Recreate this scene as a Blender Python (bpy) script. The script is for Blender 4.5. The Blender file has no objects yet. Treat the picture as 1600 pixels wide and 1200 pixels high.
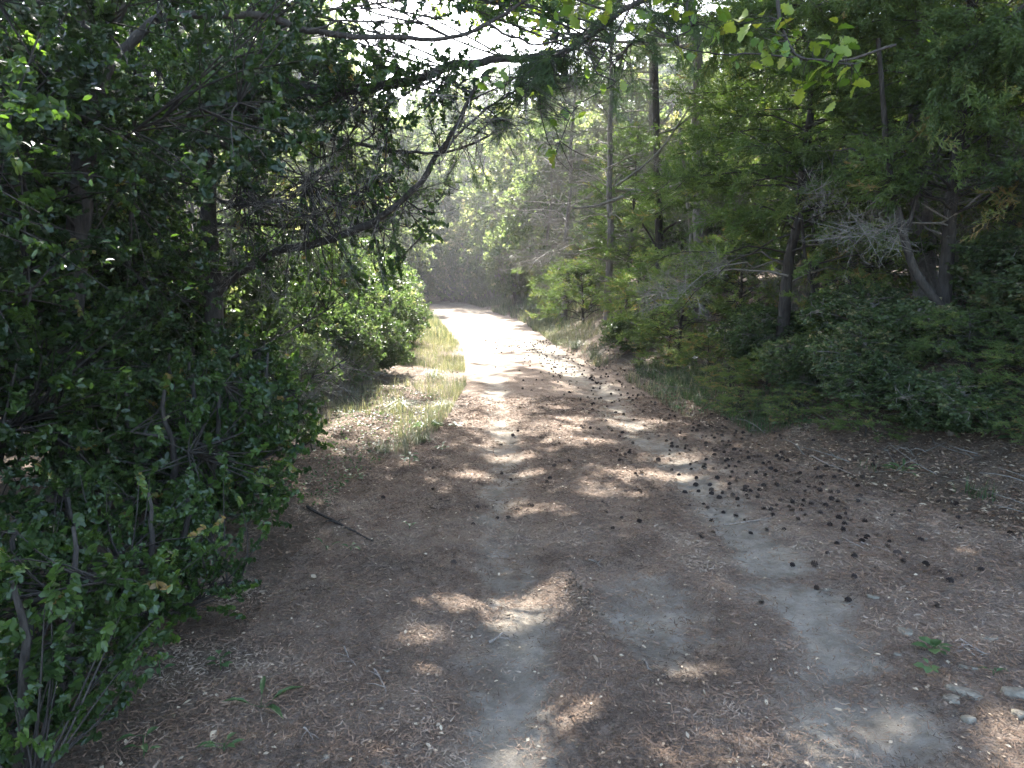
import bpy, math, random
import numpy as np
from mathutils import Vector, Matrix

rng = np.random.default_rng(11)
random.seed(11)
sc = bpy.context.scene
col = sc.collection
R = math.radians

# ------------------------------------------------------------------ camera, sky, sun, exposure
CAM_H, PITCH, F = 1.55, R(8.7), 1109.0          # F in photo pixels (1600 wide)
cam_d = bpy.data.cameras.new('camera'); cam = bpy.data.objects.new('camera', cam_d); col.objects.link(cam)
cam.location = (0, 0, CAM_H); cam.rotation_euler = (R(90) - PITCH, 0, 0)
cam_d.sensor_width = 36; cam_d.lens = 18 / (800 / F); cam_d.clip_start = .05; cam_d.clip_end = 2000
sc.camera = cam
SUN_EL, SUN_AZ = 46.0, -7.0                     # azimuth from +Y towards +X
w = bpy.data.worlds.new('World'); sc.world = w; w.use_nodes = True
nt = w.node_tree; bg = nt.nodes['Background']
sky = nt.nodes.new('ShaderNodeTexSky'); sky.sky_type = 'NISHITA'; sky.sun_disc = False
sky.sun_elevation = R(SUN_EL); sky.sun_rotation = R(SUN_AZ); sky.dust_density = 2.5; sky.ozone_density = .8; sky.air_density = 1
nt.links.new(sky.outputs[0], bg.inputs[0]); bg.inputs[1].default_value = 0.15
S = Vector((math.sin(R(SUN_AZ)) * math.cos(R(SUN_EL)), math.cos(R(SUN_AZ)) * math.cos(R(SUN_EL)), math.sin(R(SUN_EL))))
sl = bpy.data.lights.new('sun', 'SUN'); sl.energy = 4.3; sl.angle = R(.53); sl.color = (1, .965, .91)
so = bpy.data.objects.new('sun', sl); col.objects.link(so); so.rotation_euler = S.to_track_quat('Z', 'Y').to_euler()
so.location = (0, 0, 30)
sc.view_settings.view_transform = 'Standard'; sc.view_settings.look = 'None'
sc.view_settings.exposure = 3.35; sc.view_settings.gamma = 1; sc.view_settings.use_curve_mapping = False
sc.render.engine = 'CYCLES'
cy = sc.cycles
cy.max_bounces = 5; cy.diffuse_bounces = 3; cy.glossy_bounces = 2; cy.transmission_bounces = 4
cy.volume_bounces = 0; cy.transparent_max_bounces = 4; cy.use_denoising = True; cy.caustics_reflective = False; cy.caustics_refractive = False
cy.sample_clamp_indirect = 6; cy.use_adaptive_sampling = False

# ------------------------------------------------------------------ maths helpers
cp, sp_ = math.cos(PITCH), math.sin(PITCH)
def at(u, v, Y):
    "the point at distance Y (metres ahead) seen at photo pixel u, v"
    a = (u - 800) / F; b = -(v - 600) / F
    dx, dy, dz = a, cp + sp_ * b, -sp_ + cp * b
    t = Y / dy
    return np.array([dx * t, Y, CAM_H + dz * t])
def to_px(P):
    x, y, z = P[..., 0], P[..., 1], P[..., 2] - CAM_H
    f = y * cp - z * sp_; up = y * sp_ + z * cp
    f = np.where(f > .05, f, .05)
    return 800 + F * x / f, 600 - F * up / f
def hsh(ix, iy, seed):
    n = (ix.astype(np.int64) * 374761393 + iy.astype(np.int64) * 668265263 + seed * 2147483) & 0xffffffff
    n = ((n ^ (n >> 13)) * 1274126177) & 0xffffffff
    return ((n ^ (n >> 16)) & 0xffff) / 65535.0
def vn(x, y, seed=0):
    x = np.asarray(x, float); y = np.asarray(y, float)
    ix, iy = np.floor(x), np.floor(y); fx, fy = x - ix, y - iy
    fx = fx * fx * (3 - 2 * fx); fy = fy * fy * (3 - 2 * fy)
    a = hsh(ix, iy, seed); b = hsh(ix + 1, iy, seed); c = hsh(ix, iy + 1, seed); d = hsh(ix + 1, iy + 1, seed)
    return (a * (1 - fx) + b * fx) * (1 - fy) + (c * (1 - fx) + d * fx) * fy
def fbm(x, y, seed=0, o=4):
    s = 0; a = .5
    for k in range(o):
        s = s + a * vn(x * 2 ** k, y * 2 ** k, seed + k * 17); a *= .5
    return s / (1 - .5 ** o)
def sm(x): x = np.clip(x, 0, 1); return x * x * (3 - 2 * x)
def edgeR(y): return np.interp(y, [-5, 0, 3, 4.6, 6.2, 8, 10, 15, 24, 38, 60], [3.8, 3.6, 3.3, 2.9, 2.15, 1.85, 1.75, 1.0, .45, -2.1, -9])
def edgeL(y): return np.interp(y, [-5, 0, 3, 5, 7, 8, 10, 15, 24, 38, 60], [-1.2, -1.2, -1.2, -1.25, -.9, -.85, -.8, -1.2, -2.6, -4.9, -13])
def rutL(y): return np.interp(y, [-5, 2, 5, 10, 15, 24, 38, 60], [0, -.02, -.04, -.2, -.7, -1.8, -4, -12])
def rutR(y): return np.interp(y, [-5, 2, 3.2, 5, 10, 15, 24, 38, 60], [1.1, 1.2, 1.42, 1.4, 1.15, .5, -.4, -2.7, -10.5])
def trackness(x, y):
    wob = (fbm(x * 1.7, y * .9, 3) - .5) * .35
    tl = np.exp(-((x - rutL(y) + wob) / .19) ** 2); tr = np.exp(-((x - rutR(y) - wob) / .25) ** 2)
    pit = np.exp(-(((x - .68) / .27) ** 2 + ((y - 3.05) / .45) ** 2) ** 1.5)
    t = np.maximum(np.maximum(tl, tr), pit)
    t = t * sm(.35 + 1.6 * (fbm(x * 5, y * 4, 5) - .25))
    return np.clip(t, 0, 1)
def height(x, y):
    x = np.asarray(x, float); y = np.asarray(y, float)
    e = edgeR(y) + .25 * (fbm(y * .8, x * 0, 40) - .5)
    d = np.maximum(x - e, 0)
    z = 1.2 * sm(d / 2.9) + .06 * np.maximum(d - 2, 0) ** .9 + .05 * sm(d / .4)
    dl = np.maximum(edgeL(y) - x, 0)
    z = z + .10 * sm(dl / .7) - .05 * np.minimum(np.maximum(dl - 2, 0), 14)
    off = sm(np.minimum(d + dl, 1.2) / 1.2)
    z = z + (.02 + .10 * off) * (fbm(x * .9, y * .9, 7) - .5) * 2 + .03 * (fbm(x * 3.5, y * 3.5, 9, 3) - .5) * (.35 + off)
    near = np.exp(-np.maximum(y - 9, 0) / 8)
    g = lambda q, s: np.exp(-(q / s) ** 2)
    z = z - .035 * near * (g(x - rutL(y), .17) + g(x - rutR(y), .22))
    z = z + .028 * near * g(x - .40 - .1 * np.sin(y * 1.3), .13) * (.4 + 1.2 * fbm(x * 6, y * 4, 23, 3)) + .03 * near * g(x - 1.0 - .15 * np.sin(y * 1.1), .12) * fbm(x * 6, y * 4, 24, 3) * (y < 4.5)
    z = z - .045 * np.exp(-(((x - .68) / .25) ** 2 + ((y - 3.05) / .42) ** 2) ** 2)
    z = z + np.where(y < 9, .022 * (fbm(x * 11, y * 11, 21, 3) - .5), 0)
    z = z + .004 * np.maximum(y - 30, 0)
    return z
def gp(u, v):
    "ground point seen at photo pixel"
    lo, hi = 1.0, None
    t = np.concatenate([np.arange(1.0, 12, .02), np.arange(12, 80, .1)])
    a = (u - 800) / F; b = -(v - 600) / F
    dy = cp + sp_ * b; dz = -sp_ + cp * b
    X = a * t / dy; Z = CAM_H + dz * t / dy
    h = height(X, t)
    k = np.argmax(Z <= h) if (Z <= h).any() else len(t) - 1
    return np.array([X[k], t[k], h[k]])

# sunlit patches on the ground: where the canopy has its gaps (photo pixel ellipses)
LIT = [(820,945,55,20),(870,925,25,12),(700,935,38,11),(660,985,30,8),(655,1035,28,8),(890,1108,52,15),(900,1082,22,8),(815,1172,50,26),
 (1040,1180,60,12),(1110,1150,40,12),(1230,1168,95,22),(1370,1195,90,12),(1400,1120,30,8),(1570,1140,42,26),(1560,1195,60,14),(1100,1042,45,8),(1140,920,14,4),(1500,1060,40,8),
 (740,628,48,9),(760,592,36,5),(770,576,32,3.5),(850,672,70,8),(770,655,50,7),(800,712,45,5),(735,742,42,6),(830,738,28,5),(1020,740,85,8),(950,772,80,5),
 (1060,712,42,9),(900,690,70,4),(1000,660,60,5),(890,655,40,4),(750,545,60,4),(800,559,60,4),(860,575,40,4),(740,530,50,5),(820,535,40,4),(740,515,70,7),(720,495,60,11),
 (570,665,120,16),(650,605,60,26),(590,560,80,45),(520,600,60,60),(660,540,40,30),(1080,445,90,30),(850,440,90,50),(940,520,60,14),(560,480,90,60),(1140,745,12,4),(905,545,60,6)]
LITA = np.array(LIT, float)
def lit(x, y):
    P = np.stack([x, y, np.zeros_like(x)], -1); u, v = to_px(P)
    m = np.zeros(x.shape, bool)
    n = (vn(x * 7, y * 5, 77) - .5) * .9
    for a, b, ru, rv in LIT:
        m |= (((u - a) / ru) ** 2 + ((v - b) / rv) ** 2) < 1 + n * (1 if b > 850 else .8) + (1.0 if b > 850 else 0)
    m |= (v < 508) & (y > 5) & (vn(x * .8, y * 2.2, 44) > .22)
    q = vn(x * 2.6, y * 2.3, 99) * .6 + vn(x * 6, y * 5, 98) * .4
    m |= ((q > .80) & (y > 4.5)) | ((q > .88) & (y > 2))
    side = ((q > .54) & (x < edgeL(y) - .75) & (y > -5)) | ((q > .5) & (x > edgeR(y) + .9) & (y > -2))
    m |= (q > .64) & (y > 11)
    return (m & (y > 1)) | side
def lit_near(P):
    "true where a twig would shade one of the sunlit patches in the nearest metres"
    k = P[..., 2] / S[2]; x, y = P[..., 0] - S[0] * k, P[..., 1] - S[1] * k
    return lit(x, y) & (y < 6.5) & (x > -1.4)
def lit_w(P):
    "does this canopy point shade ground that the photo shows sunlit?"
    k = P[..., 2] / S[2]
    return lit(P[..., 0] - S[0] * k, P[..., 1] - S[1] * k)

# ------------------------------------------------------------------ mesh helpers
class Geo:
    def __init__(s): s.V = []; s.Fc = []; s.T = []; s.n = 0
    def add(s, V, Fc, T=.5):
        V = np.asarray(V, float).reshape(-1, 3); Fc = np.asarray(Fc, np.int64).reshape(-1, 3)
        s.V.append(V); s.Fc.append(Fc + s.n); s.n += len(V)
        T = np.broadcast_to(np.asarray(T, float), (len(V),)) if np.ndim(T) == 0 else np.asarray(T, float).ravel()
        s.T.append(T)
    def filt(s, fn):
        "drop the faces whose centre fails fn"
        V = np.concatenate(s.V); Fc = np.concatenate(s.Fc); T = np.concatenate(s.T)
        Fc = Fc[fn(V[Fc].mean(1))]; used, inv = np.unique(Fc, return_inverse=True)
        s.V = [V[used]]; s.Fc = [inv.reshape(-1, 3)]; s.T = [T[used]]; s.n = len(used)
    def tris(s): return sum(len(f) for f in s.Fc)
    def mesh(s, name, mat, smooth=False, origin=None):
        V = np.concatenate(s.V); Fc = np.concatenate(s.Fc); T = np.concatenate(s.T)
        if origin is not None: V = V - np.asarray(origin)
        me = bpy.data.meshes.new(name)
        me.vertices.add(len(V)); me.vertices.foreach_set('co', V.astype(np.float32).ravel())
        me.loops.add(len(Fc) * 3); me.loops.foreach_set('vertex_index', Fc.astype(np.int32).ravel())
        me.polygons.add(len(Fc)); me.polygons.foreach_set('loop_start', np.arange(0, len(Fc) * 3, 3, dtype=np.int32))
        if smooth: me.polygons.foreach_set('use_smooth', np.ones(len(Fc), bool))
        a = me.attributes.new('tint', 'FLOAT', 'POINT'); a.data.foreach_set('value', T.astype(np.float32))
        me.update(calc_edges=True); me.materials.append(mat)
        return me
def link(name, me, parent=None, loc=None, **props):
    o = bpy.data.objects.new(name, me); col.objects.link(o)
    if parent is not None: o.parent = parent
    if loc is not None: o.location = loc
    for k, v in props.items(): o[k] = v
    return o
def thing(name, label, cat, loc=(0, 0, 0), group=None, rz=0, sc_=1):
    o = bpy.data.objects.new(name, None); col.objects.link(o); o.empty_display_size = .2
    o.location = loc; o.rotation_euler = (0, 0, rz); o.scale = (sc_,) * 3 if np.ndim(sc_) == 0 else sc_
    o['label'] = label; o['category'] = cat
    if group: o['group'] = group
    return o
def dup(root, loc, rz=0, s=1, label=None, group=None, cat=None):
    r = root.copy(); col.objects.link(r); r.location = loc; r.rotation_euler = (0, 0, rz)
    r.scale = (s,) * 3 if np.ndim(s) == 0 else s
    if label: r['label'] = label
    if group: r['group'] = group
    if cat: r['category'] = cat
    for ch in list(root.children):
        c = ch.copy(); col.objects.link(c); c.parent = r
        for g in ch.children:
            d = g.copy(); col.objects.link(d); d.parent = c
    return r
def norm(v): return v / np.maximum(np.linalg.norm(v, axis=-1, keepdims=True), 1e-9)
def basis(d):
    "rotation matrices (N,3,3) whose column 1 is d, random roll"
    d = norm(np.asarray(d, float)); r = rng.normal(size=d.shape)
    x = norm(np.cross(d, r)); z = np.cross(x, d)
    return np.stack([x, d, z], -1)
def basis_flat(d, jit=.35):
    "column 1 is d, column 2 mostly upwards (leaf blades held flat)"
    d = norm(np.asarray(d, float)); up = np.array([0, 0, 1.]) + rng.normal(size=d.shape) * jit
    x = norm(np.cross(d, up)); z = np.cross(x, d)
    return np.stack([x, d, z], -1)
def place(geo, T, pos, M, s, tint, spread=.12):
    V, Fc, tv = T
    N = len(pos)
    if N == 0: return
    P = np.einsum('nij,vj->nvi', M, V) * np.asarray(s).reshape(-1, 1, 1) + pos[:, None, :]
    Fa = Fc[None] + (np.arange(N) * len(V))[:, None, None]
    tt = np.clip(np.broadcast_to(np.asarray(tint, float).reshape(-1, 1), (N, 1)) + tv[None] * spread, 0, 1)
    geo.add(P, Fa, tt)
def tube(geo, pts, rad, k=5, tint=.5, bump=0):
    pts = np.asarray(pts, float); n = len(pts); rad = np.broadcast_to(rad, (n,)) if np.ndim(rad) == 0 else np.asarray(rad, float)
    t = norm(np.gradient(pts, axis=0)); ref = np.array([.31, .17, .93]) if abs(t[:, 2]).mean() < .8 else np.array([.95, .2, .1])
    x = norm(np.cross(t, ref)); y = np.cross(t, x)
    a = np.arange(k) * 2 * np.pi / k
    rr = rad[:, None] * (1 + bump * (rng.random((n, k)) - .5))
    V = pts[:, None] + rr[..., None] * (np.cos(a)[None, :, None] * x[:, None] + np.sin(a)[None, :, None] * y[:, None])
    i = np.arange(n - 1)[:, None] * k; j = np.arange(k)[None]; j2 = (j + 1) % k
    A, B, C_, D = i + j, i + j2, i + k + j2, i + k + j
    Fc = np.concatenate([np.stack([A, B, C_], -1).reshape(-1, 3), np.stack([A, C_, D], -1).reshape(-1, 3)])
    geo.add(V, Fc, tint)
def spline(ctrl, n=None, wob=0.):
    c = np.asarray(ctrl, float)
    if len(c) < 3: c = np.array([c[0], (c[0] + c[-1]) / 2, c[-1]])
    n = n or len(c) * 5
    P = np.concatenate([[2 * c[0] - c[1]], c, [2 * c[-1] - c[-2]]])
    ts = np.linspace(0, len(c) - 1 - 1e-6, n); i = ts.astype(int); f = (ts - i)[:, None]
    a, b, d, e = P[i], P[i + 1], P[i + 2], P[i + 3]
    r = .5 * ((2 * b) + (-a + d) * f + (2 * a - 5 * b + 4 * d - e) * f ** 2 + (-a + 3 * b - 3 * d + e) * f ** 3)
    if wob:
        q = rng.normal(size=r.shape); q = (q + np.roll(q, 1, 0) + np.roll(q, -1, 0)) / 2; q[0] = q[-1] = 0; r = r + q * wob
    return r
def curve3(a, b, lift=.0, n=4, wob=0.):
    a = np.asarray(a, float); b = np.asarray(b, float); L = np.linalg.norm(b - a)
    m = (a + b) / 2 + np.array([0, 0, lift * L]) + rng.normal(size=3) * wob * L
    t = np.linspace(0, 1, n)[:, None]
    return (1 - t) ** 2 * a + 2 * t * (1 - t) * m + t ** 2 * b

# ------------------------------------------------------------------ materials
def ramp(nodes, stops):
    r = nodes.new('ShaderNodeValToRGB'); e = r.color_ramp.elements
    while len(e) < len(stops): e.new(.5)
    for k, (p, c) in enumerate(stops): e[k].position = p; e[k].color = (*c, 1)
    return r
def leaf_mat(name, stops, trans=.3, rough=.45, tgain=(1.5, 1.7, .7), spec=.4):
    m = bpy.data.materials.new(name); m.use_nodes = True; n = m.node_tree.nodes; l = m.node_tree.links
    b = n['Principled BSDF']; b.inputs['Roughness'].default_value = rough; b.inputs['Specular IOR Level'].default_value = spec
    a = n.new('ShaderNodeAttribute'); a.attribute_name = 'tint'
    oi = n.new('ShaderNodeObjectInfo')
    md = n.new('ShaderNodeMath'); md.operation = 'MULTIPLY_ADD'; md.inputs[1].default_value = .22; l.new(oi.outputs['Random'], md.inputs[0]); l.new(a.outputs['Fac'], md.inputs[2])
    sb = n.new('ShaderNodeMath'); sb.operation = 'SUBTRACT'; sb.inputs[1].default_value = .11; l.new(md.outputs[0], sb.inputs[0])
    r = ramp(n, stops); l.new(sb.outputs[0], r.inputs[0]); l.new(r.outputs[0], b.inputs['Base Color'])
    if trans > 0:
        t = n.new('ShaderNodeBsdfTranslucent'); mx = n.new('ShaderNodeMix'); mx.data_type = 'RGBA'; mx.blend_type = 'MULTIPLY'; mx.inputs[0].default_value = 1
        l.new(r.outputs[0], mx.inputs[6]); mx.inputs[7].default_value = (*tgain, 1); l.new(mx.outputs[2], t.inputs[0])
        ms = n.new('ShaderNodeMixShader'); ms.inputs[0].default_value = trans
        l.new(b.outputs[0], ms.inputs[1]); l.new(t.outputs[0], ms.inputs[2]); l.new(ms.outputs[0], n['Material Output'].inputs[0])
    return m
def bark_mat(name, c1, c2, scale=14, bump=.6, rough=.9):
    m = bpy.data.materials.new(name); m.use_nodes = True; n = m.node_tree.nodes; l = m.node_tree.links
    b = n['Principled BSDF']; b.inputs['Roughness'].default_value = rough; b.inputs['Specular IOR Level'].default_value = .25
    tc = n.new('ShaderNodeTexCoord'); mp = n.new('ShaderNodeMapping'); mp.inputs['Scale'].default_value = (scale, scale, scale * .22)
    l.new(tc.outputs['Object'], mp.inputs[0])
    no = n.new('ShaderNodeTexNoise'); no.inputs['Scale'].default_value = 1.6; no.inputs['Detail'].default_value = 6; no.inputs['Roughness'].default_value = .7; l.new(mp.outputs[0], no.inputs[0])
    r = ramp(n, [(.3, c1), (.7, c2)]); l.new(no.outputs[0], r.inputs[0]); l.new(r.outputs[0], b.inputs['Base Color'])
    bp = n.new('ShaderNodeBump'); bp.inputs['Strength'].default_value = bump; bp.inputs['Distance'].default_value = .02
    l.new(no.outputs[0], bp.inputs['Height']); l.new(bp.outputs[0], b.inputs['Normal'])
    return m
M_box = leaf_mat('box leaves', [(0, (.010, .020, .008)), (.45, (.022, .043, .012)), (.8, (.065, .11, .025)), (.94, (.13, .17, .05)), (1, (.20, .13, .05))], .38, .40, (2.0, 2.2, .8), spec=.45)
M_jun = leaf_mat('juniper sprays', [(0, (.035, .055, .020)), (.5, (.080, .118, .036)), (.85, (.15, .185, .06)), (1, (.24, .15, .07))], .42, .5)
M_pin = leaf_mat('pine needles', [(0, (.03, .05, .02)), (.5, (.06, .095, .035)), (.9, (.10, .14, .045)), (1, (.20, .10, .05))], .25, .45)
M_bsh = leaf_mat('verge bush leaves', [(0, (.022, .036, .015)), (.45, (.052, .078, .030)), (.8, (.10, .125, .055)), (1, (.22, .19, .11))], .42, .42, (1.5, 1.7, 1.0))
M_oak = leaf_mat('oak leaves', [(0, (.04, .085, .018)), (.5, (.085, .15, .025)), (.85, (.17, .22, .04)), (1, (.26, .17, .05))], .45, .45, (1.7, 1.6, .6))
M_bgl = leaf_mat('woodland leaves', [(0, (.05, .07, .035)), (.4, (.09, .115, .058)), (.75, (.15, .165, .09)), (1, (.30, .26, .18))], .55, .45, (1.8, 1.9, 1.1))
M_gra = leaf_mat('grass blades', [(0, (.045, .065, .035)), (.45, (.095, .12, .065)), (.7, (.20, .20, .12)), (1, (.34, .30, .20))], .3, .5, (1.3, 1.3, .8))
M_wee = leaf_mat('weed leaves', [(0, (.03, .055, .022)), (.6, (.06, .11, .04)), (1, (.12, .17, .06))], .3, .4)
M_lit = leaf_mat('needle litter', [(0, (.06, .042, .03)), (.35, (.135, .085, .055)), (.6, (.19, .125, .085)), (.85, (.24, .18, .13)), (1, (.33, .27, .205))], 0, .8, spec=.2)
M_dry = leaf_mat('dead leaves', [(0, (.12, .07, .045)), (.5, (.24, .17, .11)), (1, (.45, .38, .27))], .15, .6, (1.2, 1, .8))
M_barkd = bark_mat('dark fibrous bark', (.020, .017, .014), (.075, .064, .054), 22, .9)
M_barkg = bark_mat('grey pine bark', (.06, .05, .045), (.21, .185, .165), 13, 1.0)
M_dead = bark_mat('grey dead twigs', (.085, .075, .062), (.23, .208, .175), 20, .3)
M_stick = bark_mat('fallen sticks', (.10, .08, .065), (.30, .255, .21), 40, .3)
M_cone = bark_mat('pine cone scales', (.009, .007, .006), (.040, .028, .022), 60, .3)
M_stone = bark_mat('pale stone', (.09, .078, .058), (.22, .195, .15), 14, .5)
M_white = bark_mat('white petals', (.75, .75, .75), (.85, .85, .85), 9, .0, .5)

def ground_mat(name, path):
    m = bpy.data.materials.new(name); m.use_nodes = True; n = m.node_tree.nodes; l = m.node_tree.links
    b = n['Principled BSDF']; b.inputs['Roughness'].default_value = .95; b.inputs['Specular IOR Level'].default_value = .15
    tc = n.new('ShaderNodeTexCoord'); pos = tc.outputs['Object']
    def noise(scale, detail=6, rough=.6, vec=None):
        q = n.new('ShaderNodeTexNoise'); q.inputs['Scale'].default_value = scale; q.inputs['Detail'].default_value = detail; q.inputs['Roughness'].default_value = rough
        l.new(vec or pos, q.inputs[0]); return q.outputs[0]
    def mix(fac, a, c, blend='MIX'):
        q = n.new('ShaderNodeMix'); q.data_type = 'RGBA'; q.blend_type = blend
        if isinstance(fac, float): q.inputs[0].default_value = fac
        else: l.new(fac, q.inputs[0])
        for s_, v in ((6, a), (7, c)):
            if isinstance(v, tuple): q.inputs[s_].default_value = (*v, 1)
            else: l.new(v, q.inputs[s_])
        return q.outputs[2]
    at_ = n.new('ShaderNodeAttribute'); at_.attribute_name = 'tint'
    fine = noise(95, 8, .75); mid = noise(9, 8, .7); big = noise(1.1, 5, .6)
    dirt = ramp(n, [(.3, (.15, .13, .102)), (.5, (.235, .207, .166)), (.72, (.31, .28, .235))]); l.new(mid, dirt.inputs[0])
    lit_ = ramp(n, [(.32, (.065, .048, .036)), (.48, (.165, .124, .094)), (.6, (.235, .186, .145)), (.75, (.33, .285, .23))]); l.new(fine, lit_.inputs[0])
    hum = ramp(n, [(.35, (.025, .021, .013)), (.5, (.062, .048, .031)), (.66, (.11, .085, .055)), (.8, (.2, .16, .11))]); l.new(fine, hum.inputs[0])
    mr = n.new('ShaderNodeMath'); mr.operation = 'ADD'; l.new(at_.outputs['Fac'], mr.inputs[0])
    s2 = n.new('ShaderNodeMath'); s2.operation = 'MULTIPLY_ADD'; s2.inputs[1].default_value = .9; s2.inputs[2].default_value = -.45; l.new(mid, s2.inputs[0]); l.new(s2.outputs[0], mr.inputs[1])
    st = ramp(n, [(.2, (0, 0, 0)), (.7, (.95, .95, .95))]); l.new(mr.outputs[0], st.inputs[0])
    other = lit_.outputs[0] if path else mix(big, hum.outputs[0], lit_.outputs[0])
    var = ramp(n, [(.36, (.72, .69, .67)), (.5, (1, 1, 1)), (.64, (1.2, 1.16, 1.1))]); l.new(noise(3.3, 7, .65), var.inputs[0])
    c = mix(1.0, mix(st.outputs[0], other, dirt.outputs[0]), var.outputs[0], 'MULTIPLY')
    sp = ramp(n, [(.62, (0, 0, 0)), (.7, (1, 1, 1))]); l.new(noise(160, 3, .5), sp.inputs[0])
    spm = n.new('ShaderNodeMath'); spm.operation = 'MULTIPLY'; spm.inputs[1].default_value = .55; l.new(sp.outputs[0], spm.inputs[0])
    c = mix(spm.outputs[0], c, (.07, .05, .04))
    l.new(c, b.inputs['Base Color'])
    bp = n.new('ShaderNodeBump'); bp.inputs['Strength'].default_value = 1.0; bp.inputs['Distance'].default_value = .02
    h = n.new('ShaderNodeMath'); h.operation = 'MULTIPLY_ADD'; h.inputs[1].default_value = 1.8; l.new(mid, h.inputs[0]); l.new(fine, h.inputs[2])
    l.new(h.outputs[0], bp.inputs['Height']); l.new(bp.outputs[0], b.inputs['Normal'])
    return m
M_path = ground_mat('trodden dirt and needles', True); M_floor = ground_mat('forest floor', False)

# ------------------------------------------------------------------ ground: path and forest floor
def axis(lo, hi, a, b, h, g=1.12):
    mid = np.arange(a, b, h); up = [mid[-1]]; st = h
    while up[-1] < hi: st *= g; up.append(up[-1] + st)
    dn = [mid[0]]; st = h
    while dn[-1] > lo: st *= g; dn.append(dn[-1] - st)
    return np.concatenate([np.array(dn[1:])[::-1], mid, up[1:]])
xs = axis(-350, 350, -1.8, 4.0, .034, 1.1); ys = axis(-60, 500, 1.9, 7.5, .034, 1.055)
X, Y = np.meshgrid(xs, ys)
Z = height(X, Y)
hillr = np.hypot(X, Y - 20); Z = Z + 14 * sm((hillr - 70) / 130)
jx = (rng.random(X.shape) - .5)
tr = trackness(X, Y) * (1 - .5 * sm((Y - 9) / 8)) + .38 * sm((Y - 7) / 9)
inside = (X > edgeL(Y) + .15 * (fbm(Y * 1.3, X * 1.3, 50) - .5)) & (X < edgeR(Y) + .3 * (fbm(Y * 1.1, X * 1.2, 52) - .5))
nx, ny = len(xs), len(ys)
Vg = np.stack([X, Y, Z], -1).reshape(-1, 3)
I = (np.arange(ny - 1)[:, None] * nx + np.arange(nx - 1)[None])
q = np.stack([I, I + 1, I + nx + 1, I + nx], -1)
ins = inside[:-1, :-1] & (Y[:-1, :-1] < 58) & (Y[:-1, :-1] > -12)
for nm, msk, mt in (('dirt_path', ins, M_path), ('forest_floor', ~ins, M_floor)):
    qq = q[msk]; Fc = np.concatenate([qq[:, [0, 1, 2]], qq[:, [0, 2, 3]]])
    used, inv = np.unique(Fc, return_inverse=True)
    g = Geo(); tt = tr.ravel()[used] if nm == 'dirt_path' else tr.ravel()[used] * .25
    g.add(Vg[used], inv.reshape(-1, 3), tt)
    link(nm, g.mesh(nm, mt, True), kind='structure')

hz = bpy.data.meshes.new('haze'); hx, hy0, hy1, z0, z1 = 420, -120, 570, -4, 42
hv = [(x, y, z) for z in (z0, z1) for y in (hy0, hy1) for x in (-hx, hx)]
hz.from_pydata(hv, [], [(0, 2, 3, 1), (4, 5, 7, 6), (0, 1, 5, 4), (2, 6, 7, 3), (0, 4, 6, 2), (1, 3, 7, 5)])
hm = bpy.data.materials.new('haze'); hm.use_nodes = True; hn = hm.node_tree.nodes; hn.remove(hn['Principled BSDF'])
pv = hn.new('ShaderNodeVolumePrincipled'); pv.inputs['Density'].default_value = .0010; pv.inputs['Color'].default_value = (.93, .95, 1, 1); pv.inputs['Anisotropy'].default_value = .55
hm.node_tree.links.new(pv.outputs[0], hn['Material Output'].inputs['Volume']); hz.materials.append(hm)
link('haze', hz, kind='stuff')
# ------------------------------------------------------------------ foliage templates (V, F, tint offset)
def tmpl(parts):
    V = []; Fc = []; T = []; n = 0
    for v, f, t in parts:
        v = np.asarray(v, float); V.append(v); Fc.append(np.asarray(f) + n); T.append(np.broadcast_to(t, (len(v),))); n += len(v)
    return np.concatenate(V), np.concatenate(Fc), np.concatenate(T)
def ell_leaf(L=1, W=.42, fold=.1, curl=-.08):
    V = [(0, 0, 0), (-W * .38, L * .3, fold * L), (-W * .42, L * .66, fold * L + curl * L * .4), (0, L, curl * L), (W * .42, L * .66, fold * L + curl * L * .4), (W * .38, L * .3, fold * L), (0, L * .5, 0)]
    return np.array(V), np.array([(0, 6, 1), (1, 6, 2), (2, 6, 3), (3, 6, 4), (4, 6, 5), (5, 6, 0)])
def quad_leaf(L=1, W=.5, fold=.1):
    return np.array([(0, 0, 0), (-W / 2, L * .45, fold * L), (0, L, 0), (W / 2, L * .45, fold * L)]), np.array([(0, 2, 1), (0, 3, 2)])
def rotm(d, up):
    d = np.asarray(d, float); d = d / np.linalg.norm(d); x = np.cross(d, up); x /= np.linalg.norm(x) + 1e-9
    return np.stack([x, d, np.cross(x, d)], 1)
def sliver(a, b, w):
    a = np.asarray(a, float); b = np.asarray(b, float); s = np.cross(b - a, rng.normal(size=3)); s = s / (np.linalg.norm(s) + 1e-9) * w / 2
    return np.array([a - s, a + s, b]), np.array([(0, 1, 2)])
def box_spray(n=7, leaf=None, L=.19):
    parts = []
    bend = rng.normal(size=2) * .1
    P = lambda t: np.array([bend[0] * t * t, t, bend[1] * t * t])
    v, f = sliver(P(0), P(1), .02); parts.append((v, f, -.3))
    for k in range(n):
        t = .12 + .86 * k / (n - 1); roll = k * 1.3 + rng.random()
        for s in ((-1, 1) if k < n - 1 else (-1, 1, 0)):
            out = np.array([math.cos(roll), 0, math.sin(roll)]) * s
            d = out * .95 + np.array([0, .75, .12]) if s else np.array([0, 1, .1])
            d = d + rng.normal(size=3) * .2
            lv, lf = (leaf or ell_leaf)(L * rng.uniform(.75, 1.15))
            M = rotm(d, np.array([0, .5, 1]) + rng.normal(size=3) * .5)
            parts.append((lv @ M.T + P(t), lf, rng.uniform(-1, 1)))
    return tmpl(parts)
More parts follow.
